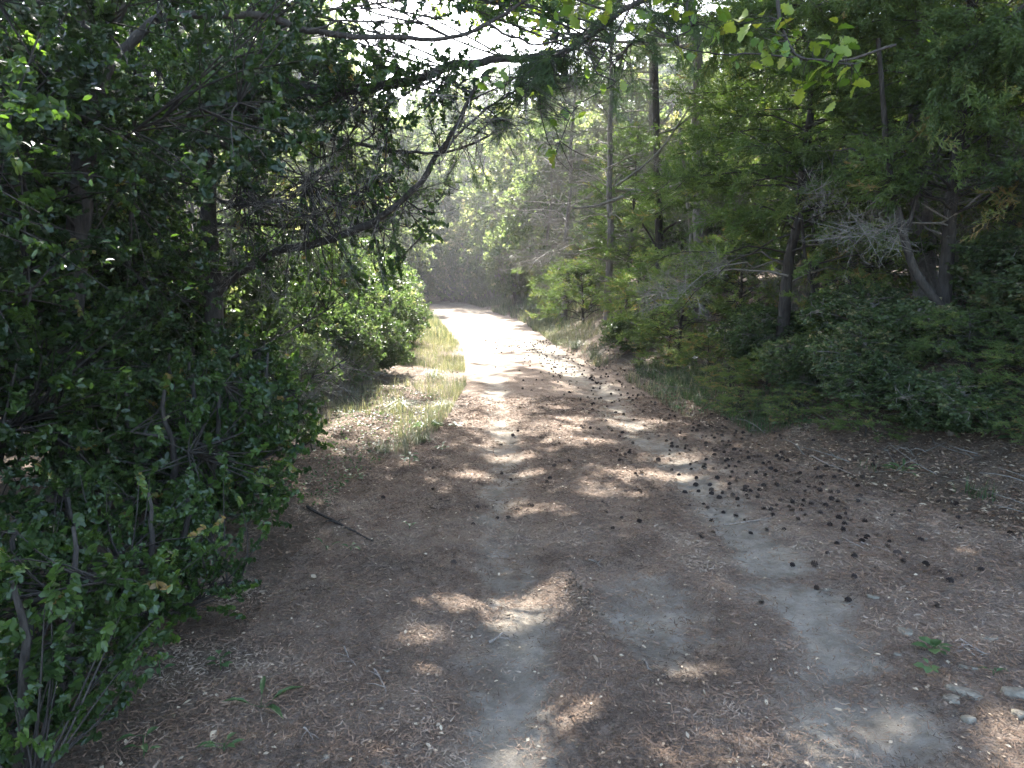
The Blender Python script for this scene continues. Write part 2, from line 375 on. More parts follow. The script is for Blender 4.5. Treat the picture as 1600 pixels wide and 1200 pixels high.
def juniper_spray(n=12):
    parts = []
    parts.append((*sliver((0, 0, 0), (0, 1, 0), .03), 0))
    for k in range(n):
        t = .05 + .9 * k / n; a = rng.uniform(0, 6.28); side = np.array([math.cos(a), 0, math.sin(a) * .6]); L = .42 * (1 - t * .65)
        d = norm(side * .8 + np.array([0, .8, 0])); p0 = np.array([0, t, 0.]); p1 = p0 + d * L
        tn = rng.uniform(-1, 1)
        parts.append((*sliver(p0, p1, .05), tn))
        for j in range(5):
            q0 = p0 + d * L * (j + .5) / 5; dd = norm(d + rng.normal(size=3) * .75)
            parts.append((*sliver(q0, q0 + dd * L * .42, .045), tn + rng.uniform(-.4, .4)))
    return tmpl(parts)
def pine_spray(n=34):
    parts = [(*sliver((0, -.6, 0), (0, .5, 0), .035), -1)]
    for k in range(n):
        t = rng.uniform(-.25, .45); a = rng.uniform(0, 6.28)
        d = norm(np.array([math.cos(a), rng.uniform(.4, 1.6), math.sin(a) - .25]))
        parts.append((*sliver((0, t, 0), np.array([0, t, 0]) + d * rng.uniform(.55, .9), .022), rng.uniform(-1, 1)))
    return tmpl(parts)
def twig_spray(n=9):
    parts = [(*sliver((0, 0, 0), (.05, 1, 0), .018), 0)]
    for k in range(n):
        t = rng.uniform(.05, .9); a = rng.uniform(0, 6.28); d = norm(np.array([math.cos(a), .7, math.sin(a)])); L = rng.uniform(.25, .6) * (1.1 - t)
        p1 = np.array([.05 * t, t, 0]) + d * L; parts.append((*sliver((.05 * t, t, 0), p1, .012), 0))
        for j in range(2):
            q0 = np.array([.05 * t, t, 0]) + d * L * rng.uniform(.3, .8); parts.append((*sliver(q0, q0 + norm(d + rng.normal(size=3) * .7) * L * .6, .009), 0))
    return tmpl(parts)
OAK2 = [(0, 0), (.08, .12), (.22, .2), (.16, .3), (.34, .42), (.24, .52), (.36, .66), (.22, .74), (.2, .9), (0, 1)]
def oak_leaf(L=1):
    pts = [(0, 0)] + [(x, y) for x, y in OAK2[1:-1]] + [(0, 1)] + [(-x, y) for x, y in OAK2[1:-1][::-1]]
    V = np.array([(x * L, y * L, .35 * abs(x) * L - .28 * y * y * L) for x, y in pts] + [(0, .5 * L, -.03 * L)])
    n = len(pts); return V, np.array([(n, i, (i + 1) % n) for i in range(n)])
T_box = [box_spray(7) for _ in range(5)]
T_jun = [juniper_spray() for _ in range(5)]
T_pin = [pine_spray() for _ in range(4)]
T_twg = [twig_spray() for _ in range(4)]
T_bgl = [box_spray(4, quad_leaf, .3) for _ in range(4)]
T_oak = [box_spray(3, lambda L: quad_leaf(L * .85, L * .56, .12), .42) for _ in range(4)]
def scatter(geo, T, pos, dirs, size, tint, spread=.1, flat=None):
    pos = np.asarray(pos); dirs = np.asarray(dirs); N = len(pos)
    if N == 0: return
    M = basis(dirs) if flat is None else basis_flat(dirs, flat)
    s = np.asarray(size) * rng.uniform(.62, 1.4, N); k = rng.integers(0, len(T), N)
    tint = np.broadcast_to(tint, (N,)) if np.ndim(tint) == 0 else tint
    tint = np.clip(tint + (rng.random(N) > .93) * rng.random(N) * .5, 0, 1)
    for j in range(len(T)):
        m = k == j; place(geo, T[j], pos[m], M[m], s[m], tint[m], spread)

def crown(wood, fol, trunk, targets, K, T, size, per=4, r0=.05, tint=.5, lift=.1, twig_r=.004, flat=None, keep=None, droop=0.):
    "limbs from a trunk polyline to K centres, twigs on to every target, sprays along every twig"
    targets = np.asarray(targets); trunk = np.asarray(trunk)
    cen = targets[rng.choice(len(targets), K, replace=False)]
    own = np.argmin(((targets[:, None] - cen[None]) ** 2).sum(-1), 1)
    P = []; D = []; Tn = []
    for k in range(K):
        c = cen[k]; mine = targets[own == k]
        if not len(mine): continue
        h = np.linalg.norm(trunk[:, :2] - c[:2], axis=1); cost = np.abs(trunk[:, 2] + .35 * h - c[2]) + .3 * np.linalg.norm(trunk - c, axis=1)
        a = trunk[np.argmin(cost)]
        limb = curve3(a, c, lift, 7, .08); tube(wood, limb, np.linspace(r0, r0 * .35, 7), 5, .5, .15)
        cl = rng.normal() * .12
        for t in mine:
            s = limb[rng.integers(2, 7)]; tw = curve3(s, t, lift * .6 - droop, 4, .08); L = np.linalg.norm(t - s)
            if L < .03 or (keep is not None and (~keep(tw)).mean() > .2): continue
            tube(wood, tw, np.array([twig_r * 1.8, twig_r * 1.3, twig_r, twig_r * .6]) * (1 + L), 3, .5)
            n = per; f = 1 - rng.random(n) ** 1.3 * .7 * min(1, .6 / max(L, .3)); f[0] = 1
            base = s + (t - s) * f[:, None] + np.array([0, 0, 1]) * (4 * f * (1 - f) * (lift * .3 - droop * .5) * L)[:, None]
            dd = norm(t - s) + rng.normal(size=(n, 3)) * .55 + np.array([0, 0, .1 - droop])
            P.append(base); D.append(dd); Tn.append(np.full(n, tint + cl) + rng.normal(size=n) * .1)
    P = np.concatenate(P); D = np.concatenate(D); Tn = np.clip(np.concatenate(Tn), 0, .97)
    if keep is not None:
        m = keep(P); P, D, Tn = P[m], D[m], Tn[m]
    scatter(fol, T, P, D, size, Tn, .1, flat)
def ell_targets(n, c, r, shell=.55, clump=1.6, zmin=None, seed=0):
    out = np.zeros((0, 3)); c = np.asarray(c); r = np.asarray(r)
    while len(out) < n:
        d = norm(rng.normal(size=(n * 2, 3))); rad = (shell ** 3 + (1 - shell ** 3) * rng.random((n * 2, 1))) ** (1 / 3)
        rad = rad * (.82 + .36 * vn(d[:, :1] * 2.2 + 5 + seed, d[:, 2:] * 2.2 + seed + d[:, 1:2], 31))
        p = c + d * rad * r
        k = vn(p[:, 0] * clump + p[:, 1] * .7 + seed * 3, p[:, 2] * clump + p[:, 1] * .8, 61 + seed) > .42
        if zmin is not None: k &= p[:, 2] > zmin
        out = np.concatenate([out, p[k]])
    return out[:n]
def conifer(H, r, zlow, Lf, nb, T, size, per_m=22, lean=(0, 0), rise=.25, droop=.25, tint=.5, gap=.1, trunk_k=8, dead_to=0., tw=.34):
    "trunk, green boughs and (below dead_to) bare dead boughs"
    wt, wb, fo, dd = Geo(), Geo(), Geo(), Geo()
    n = 14; t = np.linspace(0, 1, n)
    tp = np.stack([lean[0] * t ** 1.3, lean[1] * t ** 1.3, H * t], 1) + rng.normal(size=(n, 3)) * r * .25 * np.array([1, 1, 0]); tp[0] = (0, 0, -.25)
    tube(wt, tp, r * (1 - t * .85) * (1 + .35 * np.exp(-t * 25)), trunk_k, .5, .18)
    P = []; D = []; Tn = []; DP = []; DD = []
    for b in range(nb):
        z = zlow + (H * .98 - zlow) * (b + rng.random()) / nb
        if rng.random() < gap: continue
        fz = (z - zlow) / (H - zlow); L = Lf(fz) * rng.uniform(.65, 1.2); az = b * 2.399 + rng.normal() * .4
        base = np.array([np.interp(z, tp[:, 2], tp[:, 0]), np.interp(z, tp[:, 2], tp[:, 1]), z])
        u = np.array([math.cos(az), math.sin(az), 0]); s = np.linspace(0, 1, 8)[:, None]
        rs = rise + rng.normal() * .22
        br = base + u * L * s + np.array([0, 0, 1]) * L * (rs * s - droop * s ** 2) + np.cumsum(rng.normal(size=(8, 3)), 0) * L * .03
        dead = z < dead_to
        tube(dd if dead else wb, br, np.linspace(max(.008, r * .2 * (1 - fz * .6)), .003, 8), 4 if dead else 5, .5, .1)
        m = max(3, int(L * per_m / 6))
        for k in range(m):
            f = rng.uniform(.18, 1) ** .8; i = f * 7; i0 = min(int(i), 6); p = br[i0] + (br[i0 + 1] - br[i0]) * (i - i0)
            sd = rng.choice([-1, 1]); side = np.array([-u[1], u[0], 0]) * sd
            d = norm(u * .75 + side * .8 + rng.normal(size=3) * .25 + np.array([0, 0, .05])); l2 = L * .42 * (1.15 - f) + .1
            e = p + d * l2 + np.array([0, 0, -droop * .5 * l2])
            if dead:
                tube(dd, curve3(p, e, rng.uniform(-.3, .2), 4, .22), [.004, .003, .002, .001], 3, .5)
                q = 7; ff = rng.random(q)[:, None]; DP.append(p + (e - p) * ff); DD.append(d + rng.normal(size=(q, 3)) * .7); continue
            tube(wb, curve3(p, e, .05, 3, .05), [.004, .003, .0015], 3, .5)
            q = max(2, int(l2 / .07)); ff = (np.arange(q) + rng.random(q))[:, None] / q
            P.append(p + (e - p) * ff); D.append(d + rng.normal(size=(q, 3)) * .45 + np.array([0, 0, .1])); Tn.append(np.full(q, tint + rng.normal() * .16 + .18 * (f - .6)) + rng.normal(size=q) * .1)
        if not dead:
            P.append(br[[5, 6, 7, 7]]); D.append(np.tile(u, (4, 1)) + rng.normal(size=(4, 3)) * .3); Tn.append(np.full(4, tint))
    if P: scatter(fo, T, np.concatenate(P), np.concatenate(D), size, np.clip(np.concatenate(Tn), 0, .97))
    if DP: scatter(dd, T_twg, np.concatenate(DP), np.concatenate(DD), .34, .5)
    return wt, wb, fo, dd
def plant(name, label, cat, loc, pieces, group=None, rz=0, s=1):
    "pieces: (part name, Geo, material, smooth)"
    r = thing(name, label, cat, loc, group, rz, s)
    for nm, g, mt in pieces:
        if g.n: 
            o = link(nm, g.mesh(nm, mt, nm in ('trunk', 'limb', 'branches', 'stem')), r)
            if nm in ('foliage', 'dead_twigs', 'branches', 'crown'): o['kind'] = 'stuff'
    return r

def gz(x, y, dz=0): return (x, y, float(height(x, y)) + dz)

# ------------------------------------------------------------------ LEFT: box shrubs along the left edge
def box_shrub(H, rad, n, seed, K=16, size=.088, per=7):
    w_, f_ = Geo(), Geo()
    for s in range(5):
        a = s * 1.26 + rng.random(); b = np.array([math.cos(a), math.sin(a), 0])
        st = spline([b * .08, b * rad * .3 + (0, 0, H * .3), b * rad * .45 + (0, 0, H * .62), b * rad * .5 + (0, 0, H * .9)], 12, .015)
        tube(w_, st, np.linspace(.028, .008, 12), 6, .5, .15)
        tg = ell_targets(n // 5, b * rad * .35 + np.array([0, 0, H * .52]), (rad * .8, rad * .8, H * .5), .25, 2.4, .04, seed + s)
        crown(w_, f_, st, tg, K // 4, T_box, size, per, .014, .45, .08, .0022)
    return w_, f_
wb1 = box_shrub(3.3, 1.0, 640, 1); wb2 = box_shrub(2.7, .95, 540, 7)
wb3 = box_shrub(1.0, .6, 230, 12, 10, .09, 4)
BOX = [('box_shrub', wb1), ('box_shrub', wb2), ('low_box_shrub', wb3)]
left = [ # variant, x, y, rz, scale, label
 (0, -2.45, 2.1, 0.3, 1.0, 'tall dark green box shrub beside the path, filling the lower corner of the view'),
 (1, -2.75, 3.35, 2.0, 1.05, 'dense dark box shrub, second along the path edge from the viewer'),
 (0, -3.0, 4.8, 4.1, 1.05, 'tall box shrub beside the path with a fork of dark limbs above it'),
 (1, -4.0, 2.9, 1.1, 1.1, 'box shrub in the row behind the nearest path-edge shrubs'),
 (0, -4.5, 4.6, 5.0, .95, 'tall box shrub in the second row, shaded under the arching limbs'),
 (1, -3.5, 6.3, 3.2, 1.0, 'box shrub around the foot of the dark fibrous trunk'),
 (0, -5.4, 6.6, .9, .95, 'large box shrub deep in the shade behind the dark trunk'),
 (1, -4.6, 8.6, 2.6, .85, 'sun-flecked box shrub behind the dark trunk, beyond the limbs'),
 (0, -6.6, 9.2, 3.9, .85, 'high box shrub deep in the wood on the shaded side'),
 (2, -1.55, 2.75, .4, .75, 'knee-high box shrub with small lit leaves at the needle litter edge'),
 (2, -1.75, 3.7, 2.9, 1.0, 'low box shrub spilling out over the needle litter'),
 (2, -1.95, 4.7, 4.4, 1.05, 'low dark box shrub below the low dead branch'),
 (2, -1.5, 1.95, 5.4, .8, 'small box shrub nearest to the viewer on the needle litter'),
 (2, -2.35, 5.9, 1.9, 1.0, 'low box shrub at the base of the dark trunk facing the path'),
 (2, -2.1, 5.0, .9, .8, 'small box shrub beside the fallen dark stick'),
]
first = {}
for v, x, y, rz, s, lab in left:
    nm, (w_, f_) = BOX[v]
    z = gz(x, y)
    if v not in first: first[v] = plant(nm, lab, 'shrub', z, [('branches', w_, M_barkd), ('foliage', f_, M_box)], 'box shrubs along the shaded edge', rz, s)
    else: dup(first[v], z, rz, s, lab)
    lastbox = (v, x, y)
# larger leaves that can be told apart on the nearest shrubs
gl = Geo(); lv, lf = ell_leaf(.026, .013, .1); gl.add(lv, lf, .4); me_leaf = gl.mesh('leaf', M_box)
gl = Geo(); gl.add(lv, lf, .65); me_leaf2 = gl.mesh('leaf', M_box)
near_shrub = first[0]; inv0 = Matrix.LocRotScale(near_shrub.location, near_shrub.rotation_euler, near_shrub.scale).inverted()
for k in range(60):
    u, v = rng.uniform(0, 330), rng.uniform(60, 1150); Yd = rng.uniform(1.75, 2.3)
    if v > 900 and u > 250: continue
    p = at(u, v, Yd); az = rng.uniform(0, 6.28)
    if p[2] < .15: continue
    tw = Geo(); 
    for j in range(3):
        Mx = Matrix.Translation(p + rng.normal(size=3) * .012) @ Matrix.Rotation(az + j * 2.1 + rng.normal() * .3, 4, 'Z') @ Matrix.Rotation(rng.normal() * .5, 4, 'X') @ Matrix.Rotation(rng.normal() * .6, 4, 'Y')
        o = link('leaf', me_leaf if rng.random() < .7 else me_leaf2, near_shrub); o.matrix_local = inv0 @ Mx

# ------------------------------------------------------------------ LEFT: dark trunk whose long limbs arch over the path
def px_line(pts, Y0, Y1): 
    n = len(pts); return np.array([at(u, v, Y0 + (Y1 - Y0) * i / (n - 1)) for i, (u, v) in enumerate(pts)])
limbs = [
 ([(330,205),(380,150),(430,134),(500,138),(570,140),(640,126),(700,105),(760,96),(830,90),(885,80),(925,45),(965,22)], 6.0, 5.2, .048, .018),
 ([(315,205),(350,228),(400,240),(450,226),(500,215),(560,225),(620,236),(690,236),(760,215),(800,190)], 6.0, 5.6, .030, .006),
 ([(330,470),(370,430),(430,395),(500,378),(560,358),(600,335),(650,292),(685,240),(712,195),(738,150),(756,118)], 6.0, 5.0, .040, .010),
 ([(318,300),(350,314),(380,320),(420,318),(470,305),(520,290)], 6.0, 5.5, .018, .004),
 ([(320,350),(370,352),(450,350),(520,352),(580,350)], 6.0, 6.2, .018, .005),
 ([(520,215),(560,160),(610,130),(650,105)], 5.7, 5.4, .014, .004),
 ([(690,236),(720,205),(770,165),(820,135),(860,128)], 5.5, 5.2, .012, .003),
 ([(480,250),(520,240),(560,190),(600,150)], 5.9, 5.6, .009, .003),
 ([(560,300),(500,330),(440,345)], 5.6, 5.4, .009, .003),
 ([(335,560),(390,590),(450,600),(500,585),(545,560)], 6.0, 6.4, .02, .004),
 ([(340,620),(400,680),(450,705),(500,715)], 6.0, 5.8, .016, .004),
]
tb = np.array(gz(-2.55, 6.0)); top = at(318, -330, 6.1)
trunkA = spline([tb - (0, 0, .2), at(338, 560, 6.0), at(330, 380, 6.0), at(322, 200, 6.0), at(318, 60, 6.05), top], 30, .012)
tA = thing('cypress_tree', 'dark fibrous-barked tree whose long arching limbs reach out over the path', 'tree', tuple(tb))
g = Geo(); tube(g, trunkA, np.linspace(.085, .045, 30), 10, .5, .22); link('trunk', g.mesh('trunk', M_barkd, True, tb), tA)
AF, AW, AP = Geo(), Geo(), Geo(); ALL = [trunkA[8:]]
for k, (pl, Y0, Y1, r0, r1) in enumerate(limbs):
    L_ = px_line(pl, Y0, Y1); L_ = spline(L_, len(L_) * 5, .008); ALL.append(L_[3:])
    g = Geo(); tube(g, L_, np.linspace(r0, r1, len(L_)), 8, .5, .25)
    n = len(L_)
    for j in range(int(n * .9)):    # fine side twigs with dead hooks and sprays
        i = rng.integers(n // 6, n); p = L_[i]; d = norm(L_[min(i + 1, n - 1)] - L_[i - 1]) * .6 + rng.normal(size=3) * .7
        ln = rng.uniform(.15, .55); e = p + norm(d) * ln - np.array([0, 0, rng.uniform(0, .3) * ln])
        if lit_near(np.linspace(p, e, 6)).mean() > .15: continue
        tube(AW, curve3(p, e, rng.uniform(-.3, .2), 5, .12), np.linspace(.006, .0015, 5), 3)
        for q_ in range(2):
            f = rng.uniform(.3, .9); b = p + (e - p) * f; e2 = b + norm(d + rng.normal(size=3) * .8) * ln * .6; tube(AW, curve3(b, e2, rng.uniform(-.2, .2), 4, .1), np.linspace(.004, .001, 4), 3)
        if p[0] > -.9 and rng.random() < .8:
            q = 5; ff = rng.random(q)[:, None]; scatter(AP, T_pin if k in (0, 6, 1) else T_jun, p + (e - p) * ff, np.tile(e - p, (q, 1)) + rng.normal(size=(q, 3)) * .1 - np.array([0, 0, .15]), .13, .45)
    link('limb', g.mesh('limb', M_barkd, True, tb), tA)
# small-leaved mass carried between the limbs, thick near the trunk, loose towards the path
T_ = []
while len(T_) < 760:
    u, v = rng.uniform(150, 700), rng.uniform(-60, 470)
    edge = np.interp(v, [-60, 0, 60, 150, 230, 320, 380, 430, 470], [540, 520, 560, 600, 660, 690, 680, 630, 560])
    if u > edge: continue
    dens = np.interp(u, [150, 450, edge], [.9, .75, .45]) * (1.6 * float(vn(u / 55, v / 45, 5)) if v > 20 else .7)
    if v < 210 and u > 470: dens *= .4
    if rng.random() < dens: T_.append(at(u, v, rng.uniform(5.4, 7.6)))
AD = Geo()
for L_ in ALL[1:]:
    for j in range(int(len(L_) * 1.1)):
        i = rng.integers(1, len(L_) - 1); p = L_[i]; d = norm(rng.normal(size=3) + np.array([.4, 0, -.2])); ln = rng.uniform(.2, .7); e = p + d * ln
        if lit_near(np.linspace(p, e, 6)).mean() > .15: continue
        c_ = curve3(p, e, rng.uniform(-.35, .2), 6, .16); tube(AD, c_, np.linspace(.004, .0012, 6), 3)
        scatter(AD, T_twg, c_[[2, 3, 4, 5]], np.diff(c_, axis=0)[[1, 2, 3, 4]] + rng.normal(size=(4, 3)) * .03, .22, .5)
link('dead_twigs', AD.mesh('dead_twigs', M_dead, False, tb), tA, kind='stuff')
n0 = len(T_)
while len(T_) < n0 + 340:
    u, v = rng.uniform(330, 870), rng.uniform(-70, 215)
    ly = np.interp(u, [330, 450, 600, 720, 870], [150, 130, 128, 100, 80])
    if rng.random() < np.exp(-((v - ly + 10) / 60) ** 2) * .9 * (vn(u / 40, v / 30, 25) > .38) + .25 * (v < 25): T_.append(at(u, v, rng.uniform(5.0, 6.0)))
crown(AW, AF, np.concatenate(ALL), np.array(T_), 90, T_box, .105, 4, .008, .45, .05, .003, keep=lambda P: ~lit_near(P))
AF.filt(lambda P: ~lit_w(P) | (P[:, 0] < -1.6)); AP.filt(lambda P: ~lit_w(P))
link('branches', AW.mesh('branches', M_barkd, True, tb), tA, kind='stuff')
link('foliage', AF.mesh('foliage', M_box, False, tb), tA, kind='stuff')
link('needle_sprays', AP.mesh('needle_sprays', M_jun, False, tb), tA, kind='stuff')

# second, forked tree nearer to the viewer on the left
tb = np.array(gz(-2.75, 4.1)); tB = thing('forked_tree', 'dark forked tree rising from the box shrubs, its upper limb swinging over the path', 'tree', tuple(tb))
g = Geo(); tr_ = spline([tb - (0, 0, .2), at(120, 420, 4.1), at(140, 200, 4.1), at(158, 75, 4.1), at(185, -10, 4.1), at(210, -180, 4.2)], 26, .01); tube(g, tr_, np.linspace(.07, .035, 26), 9, .5, .2)
link('trunk', g.mesh('trunk', M_barkd, True, tb), tB)
BW, BF = Geo(), Geo(); ALL = [tr_[6:]]
for pl, Y0, Y1, r0, r1 in [([(150,130),(185,90),(245,32),(330,22),(420,28),(470,45),(550,55),(640,62),(700,60),(760,38),(830,-5)], 4.1, 5.2, .030, .010),
                           ([(160,60),(135,45),(110,20),(60,0),(0,-10)], 4.1, 4.0, .016, .008), ([(245,32),(250,10),(262,-40)], 4.2, 4.3, .016, .01),
                           ([(480,48),(540,30),(640,35),(690,0)], 4.6, 4.8, .008, .004), ([(760,38),(810,60),(850,68),(900,60),(960,70)], 5.0, 5.2, .010, .004),
                           ([(100,420),(60,470),(20,520)], 4.1, 3.9, .02, .01)]:
    L_ = spline(px_line(pl, Y0, Y1), len(pl) * 5, .006); ALL.append(L_[2:]); g = Geo(); tube(g, L_, np.linspace(r0, r1, len(L_)), 8, .5, .22); link('limb', g.mesh('limb', M_barkd, True, tb), tB)
    for j in range(len(L_) // 2):
        i = rng.integers(5, len(L_)); p = L_[i]; d = rng.normal(size=3); e = p + norm(d) * rng.uniform(.1, .4); tube(BW, curve3(p, e, 0, 4, .15), np.linspace(.005, .0012, 4), 3)
T_ = []
while len(T_) < 300:
    u, v = rng.uniform(-100, 480), rng.uniform(-80, 300)
    if rng.random() < 1.5 * float(vn(u / 60, v / 50, 15)) * np.interp(u, [0, 300, 480], [.9, .5, .25]): T_.append(at(u, v, rng.uniform(3.3, 5.2)))
crown(BW, BF, np.concatenate(ALL), np.array(T_), 32, T_box, .11, 4, .007, .42, .05, .0022, keep=lambda P: ~lit_near(P))
BF.filt(lambda P: ~lit_w(P) | (P[:, 0] < -1.6))
link('branches', BW.mesh('branches', M_barkd, True, tb), tB, kind='stuff'); link('foliage', BF.mesh('foliage', M_box, False, tb), tB, kind='stuff')

# ------------------------------------------------------------------ HIGH CANOPY: four tall trees whose crowns close over the path
def tall_tree(name, label, base, r, px, Yd, region, n, mat_bark, H=8.5, size=.42, vmax=-15):
    b = np.array(gz(*base)); w1, w2, f1 = Geo(), Geo(), Geo()
    pts = [b - np.array([0, 0, .3])] + [at(u, v, Yd) for u, v in px]
    last = pts[-1]; pts.append(np.array([last[0] + (region[0] + region[1] - 2 * last[0]) * .18, last[1] + (region[2] + region[3] - 2 * last[1]) * .18, H]))
    tp = spline(pts, 40, .006); tube(w1, tp, np.linspace(r, r * .45, 40) * (1 + .5 * np.exp(-np.linspace(0, 30, 40))), 14, .5, .14)
    T_ = []
    x0, x1, y0, y1, h0, h1 = region
    while len(T_) < n:
        p = np.array([rng.uniform(x0, x1), rng.uniform(y0, y1), rng.uniform(h0, h1)])
        u_, v_ = to_px(p)
        if p[1] > 0 and v_ > vmax - 50 * float(vn(u_ / 90, v_ / 60, 12)) * (vmax > 0): continue
        if vn(p[0] * .9, p[1] * .9, 88) < .2: continue
        T_.append(p)
    crown(w2, f1, tp[22:], np.array(T_), 30, T_oak, size, 6, r * .25, .5, .08, .003, .5, keep=lambda P: ~lit_w(P), droop=.03)
    f1.filt(lambda P: ~lit_w(P))
    t = thing(name, label, 'tree', tuple(b))
    link('trunk', w1.mesh('trunk', mat_bark, True, b), t); link('branches', w2.mesh('branches', mat_bark, True, b), t, kind='stuff'); link('foliage', f1.mesh('foliage', M_oak, False, b), t, kind='stuff')
    return t
# ground footprint of shade is shifted by about one height towards the viewer
tall_tree('pine_tree', 'tall tree with a stout pale grey scaly trunk standing on the bank among the junipers', (4.72, 8.0), .15, [(1440,400),(1436,200),(1432,0)], 8.0, (.6, 6.0, 1.0, 13.5, 5.6, 8.6), 860, M_barkg)  # crown stretched unseen back over the viewer, added to block sky light
tall_tree('pine_tree', 'tall tree with a straight grey trunk behind the broken dead limb', (3.2, 12.0), .13, [(1094,380),(1090,200),(1084,40)], 12.0, (-1.5, 5.0, 10.5, 26, 6.4, 12.0), 900, M_barkg, 10.0, vmax=70)
tall_tree('oak_tree', 'tall dark-trunked tree rising out of the shrubs where the forked tree stands', (-3.9, 7.6), .12, [(255,380),(240,200),(222,0)], 7.6, (-4.2, 1.6, 1.0, 12.5, 5.6, 8.4), 820, M_barkd)  # out-of-view part of this crown overhead is also added, to cut sky fill
tall_tree('oak_tree', 'tall tree behind the shrubs whose crown closes over the sunlit verge', (-4.6, 13.0), .12, [(412,380),(405,200),(398,0)], 13.0, (-5.5, .6, 10.5, 26, 6.4, 12.0), 760, M_barkd, 10.0, vmax=70)

# ------------------------------------------------------------------ RIGHT: junipers on the bank
J1 = conifer(5.2, .07, .95, lambda f: 1.55 * (1 - f) ** .6 + .25, 104, T_jun, .23, 27, (.3, -.2), .4, .35, .5, .12, 8, 1.15)
J2 = conifer(4.4, .06, .8, lambda f: 1.35 * (1 - f) ** .5 + .25, 92, T_jun, .22, 27, (-.4, .1), .4, .35, .45, .12, 8, .95)
J3 = conifer(1.35, .03, .1, lambda f: .75 * (1 - f) ** .5 + .2, 44, T_jun, .18, 34, (.1, 0), .5, .25, .62)
D1 = conifer(9.0, .085, 1.3, lambda f: 1.9 * (1 - f) ** .8 + .5, 96, T_pin, .2, 22, (.3, .3), .3, .3, .5, .1, 8, 5.0)
def mk(name, label, loc, J, leafm, barkm, group, rz=0, s=1):
    return plant(name, label, 'tree' if 'bush' not in name else 'bush', loc, [('trunk', J[0], barkm), ('branches', J[1], barkm), ('foliage', J[2], leafm), ('dead_twigs', J[3], M_dead)], group, rz, s)
G = 'junipers on the bank'
j1 = mk('juniper_tree', 'full green juniper leaning out over the cone-strewn path edge', gz(3.15, 8.3), J1, M_jun, M_barkd, G, .4, 1.0)
j2 = mk('juniper_tree', 'dark juniper in front of the stout grey trunk', gz(4.15, 6.9), J2, M_jun, M_barkd, G, 1.4, 1.1)
for x, y, rz, s, src, lab in [
  (5.5, 6.3, 2.6, 1.15, j1, 'shaded juniper at the edge of the view beside the leaning trunk'),
  (5.9, 8.6, .7, 1.25, j1, 'tall juniper behind the leaning trunk'),
  (4.3, 10.2, 3.9, 1.1, j1, 'green juniper behind the slim dark stem'),
  (6.9, 11.2, 5.1, 1.3, j1, 'broad juniper deep in the shade of the bank'),
  (3.9, 13.0, 2.0, 1.1, j2, 'juniper next to the straight grey trunk'),
  (7.3, 7.4, 3.3, 1.3, j2, 'juniper at the far side of the shaded bank'),
  (5.6, 14.5, 1.2, 1.3, j1, 'tall juniper filling the gap behind the grey trunks'),
  (2.6, 16.0, 4.4, .9, j2, 'juniper behind the bare dead boughs'),
  (8.7, 10.5, 4.4, 1.4, j1, 'outermost juniper of the bank'),
  (6.6, 4.6, .3, 1.1, j2, 'dark juniper just outside the path bend nearest the viewer')]:
    dup(src, gz(x, y), rz, s, lab)
GB = 'low juniper bushes above the path'
b1 = mk('juniper_bush', 'bright feathery juniper bush below the slim dark stem', gz(2.55, 10.8), J3, M_jun, M_barkd, GB, .3, 1.0)
for x, y, rz, s, lab in [(3.3, 10.2, 2, 1.0, 'feathery juniper bush at the foot of the straight grey trunk'), (1.75, 17.5, 4, 1.15, 'sunlit yellow-green juniper bush above the grassy edge near the bend'),
  (2.9, 14.5, 1, 1.2, 'juniper bush under the broken dead limb'), (1.6, 21.5, 5, 1.3, 'juniper bush nearest the bend of the path'), (2.45, 13.0, 3, .8, 'small juniper bush above the grassy edge'),
  (4.4, 8.6, 2.4, .8, 'dark juniper bush between the leaning trunk and the green junipers'), (5.2, 7.2, .5, .8, 'dark low bush at the foot of the stout grey trunk'), (3.55, 7.6, 5, .55, 'small dark bush under the slim leaning stem'),
  (4.7, 5.7, 1.4, .6, 'dark low juniper bush at the top of the bare bank')]:
    dup(b1, gz(x, y), rz, s, lab)
# slim and leaning stems
def stem(name, label, base, pts, Y0, Y1, r0, r1, mat, forks=()):
    b = np.array(gz(*base)); t = thing(name, label, 'tree', tuple(b))
    P = spline([b - (0, 0, .2)] + list(px_line(pts, Y0, Y1)), 26, .006); g = Geo(); tube(g, P, np.linspace(r0, r1, 26), 9, .5, .2); link('trunk', g.mesh('trunk', mat, True, b), t)
    for pl, a, c, q0, q1 in forks:
        L_ = spline(px_line(pl, a, c), len(pl) * 5, .006); g = Geo(); tube(g, L_, np.linspace(q0, q1, len(L_)), 7, .5, .2)
        for j in range(8):
            i = rng.integers(3, len(L_)); e = L_[i] + norm(rng.normal(size=3)) * rng.uniform(.1, .35); tube(g, curve3(L_[i], e, 0, 4, .15), np.linspace(.004, .001, 4), 3)
        link('limb', g.mesh('limb', mat, True, b), t)
    return t
stem('leaning_tree', 'dark leaning stem that crosses the stout grey trunk and forks near its top', (4.28, 6.5), [(1500,520),(1440,440),(1412,370),(1392,290),(1384,220),(1378,160),(1372,60)], 6.5, 6.4, .045, .018, M_barkd,
  [([(1390,230),(1360,215),(1345,205)], 6.4, 6.2, .014, .005), ([(1412,370),(1440,290),(1470,230),(1500,150)], 6.5, 6.6, .02, .008), ([(1390,232),(1420,200),(1445,170)], 6.4, 6.5, .01, .004), ([(1350,255),(1335,235),(1305,235)], 6.4, 6.3, .014, .006), ([(1530,120),(1517,60),(1500,0)], 6.6, 6.6, .018, .012)])
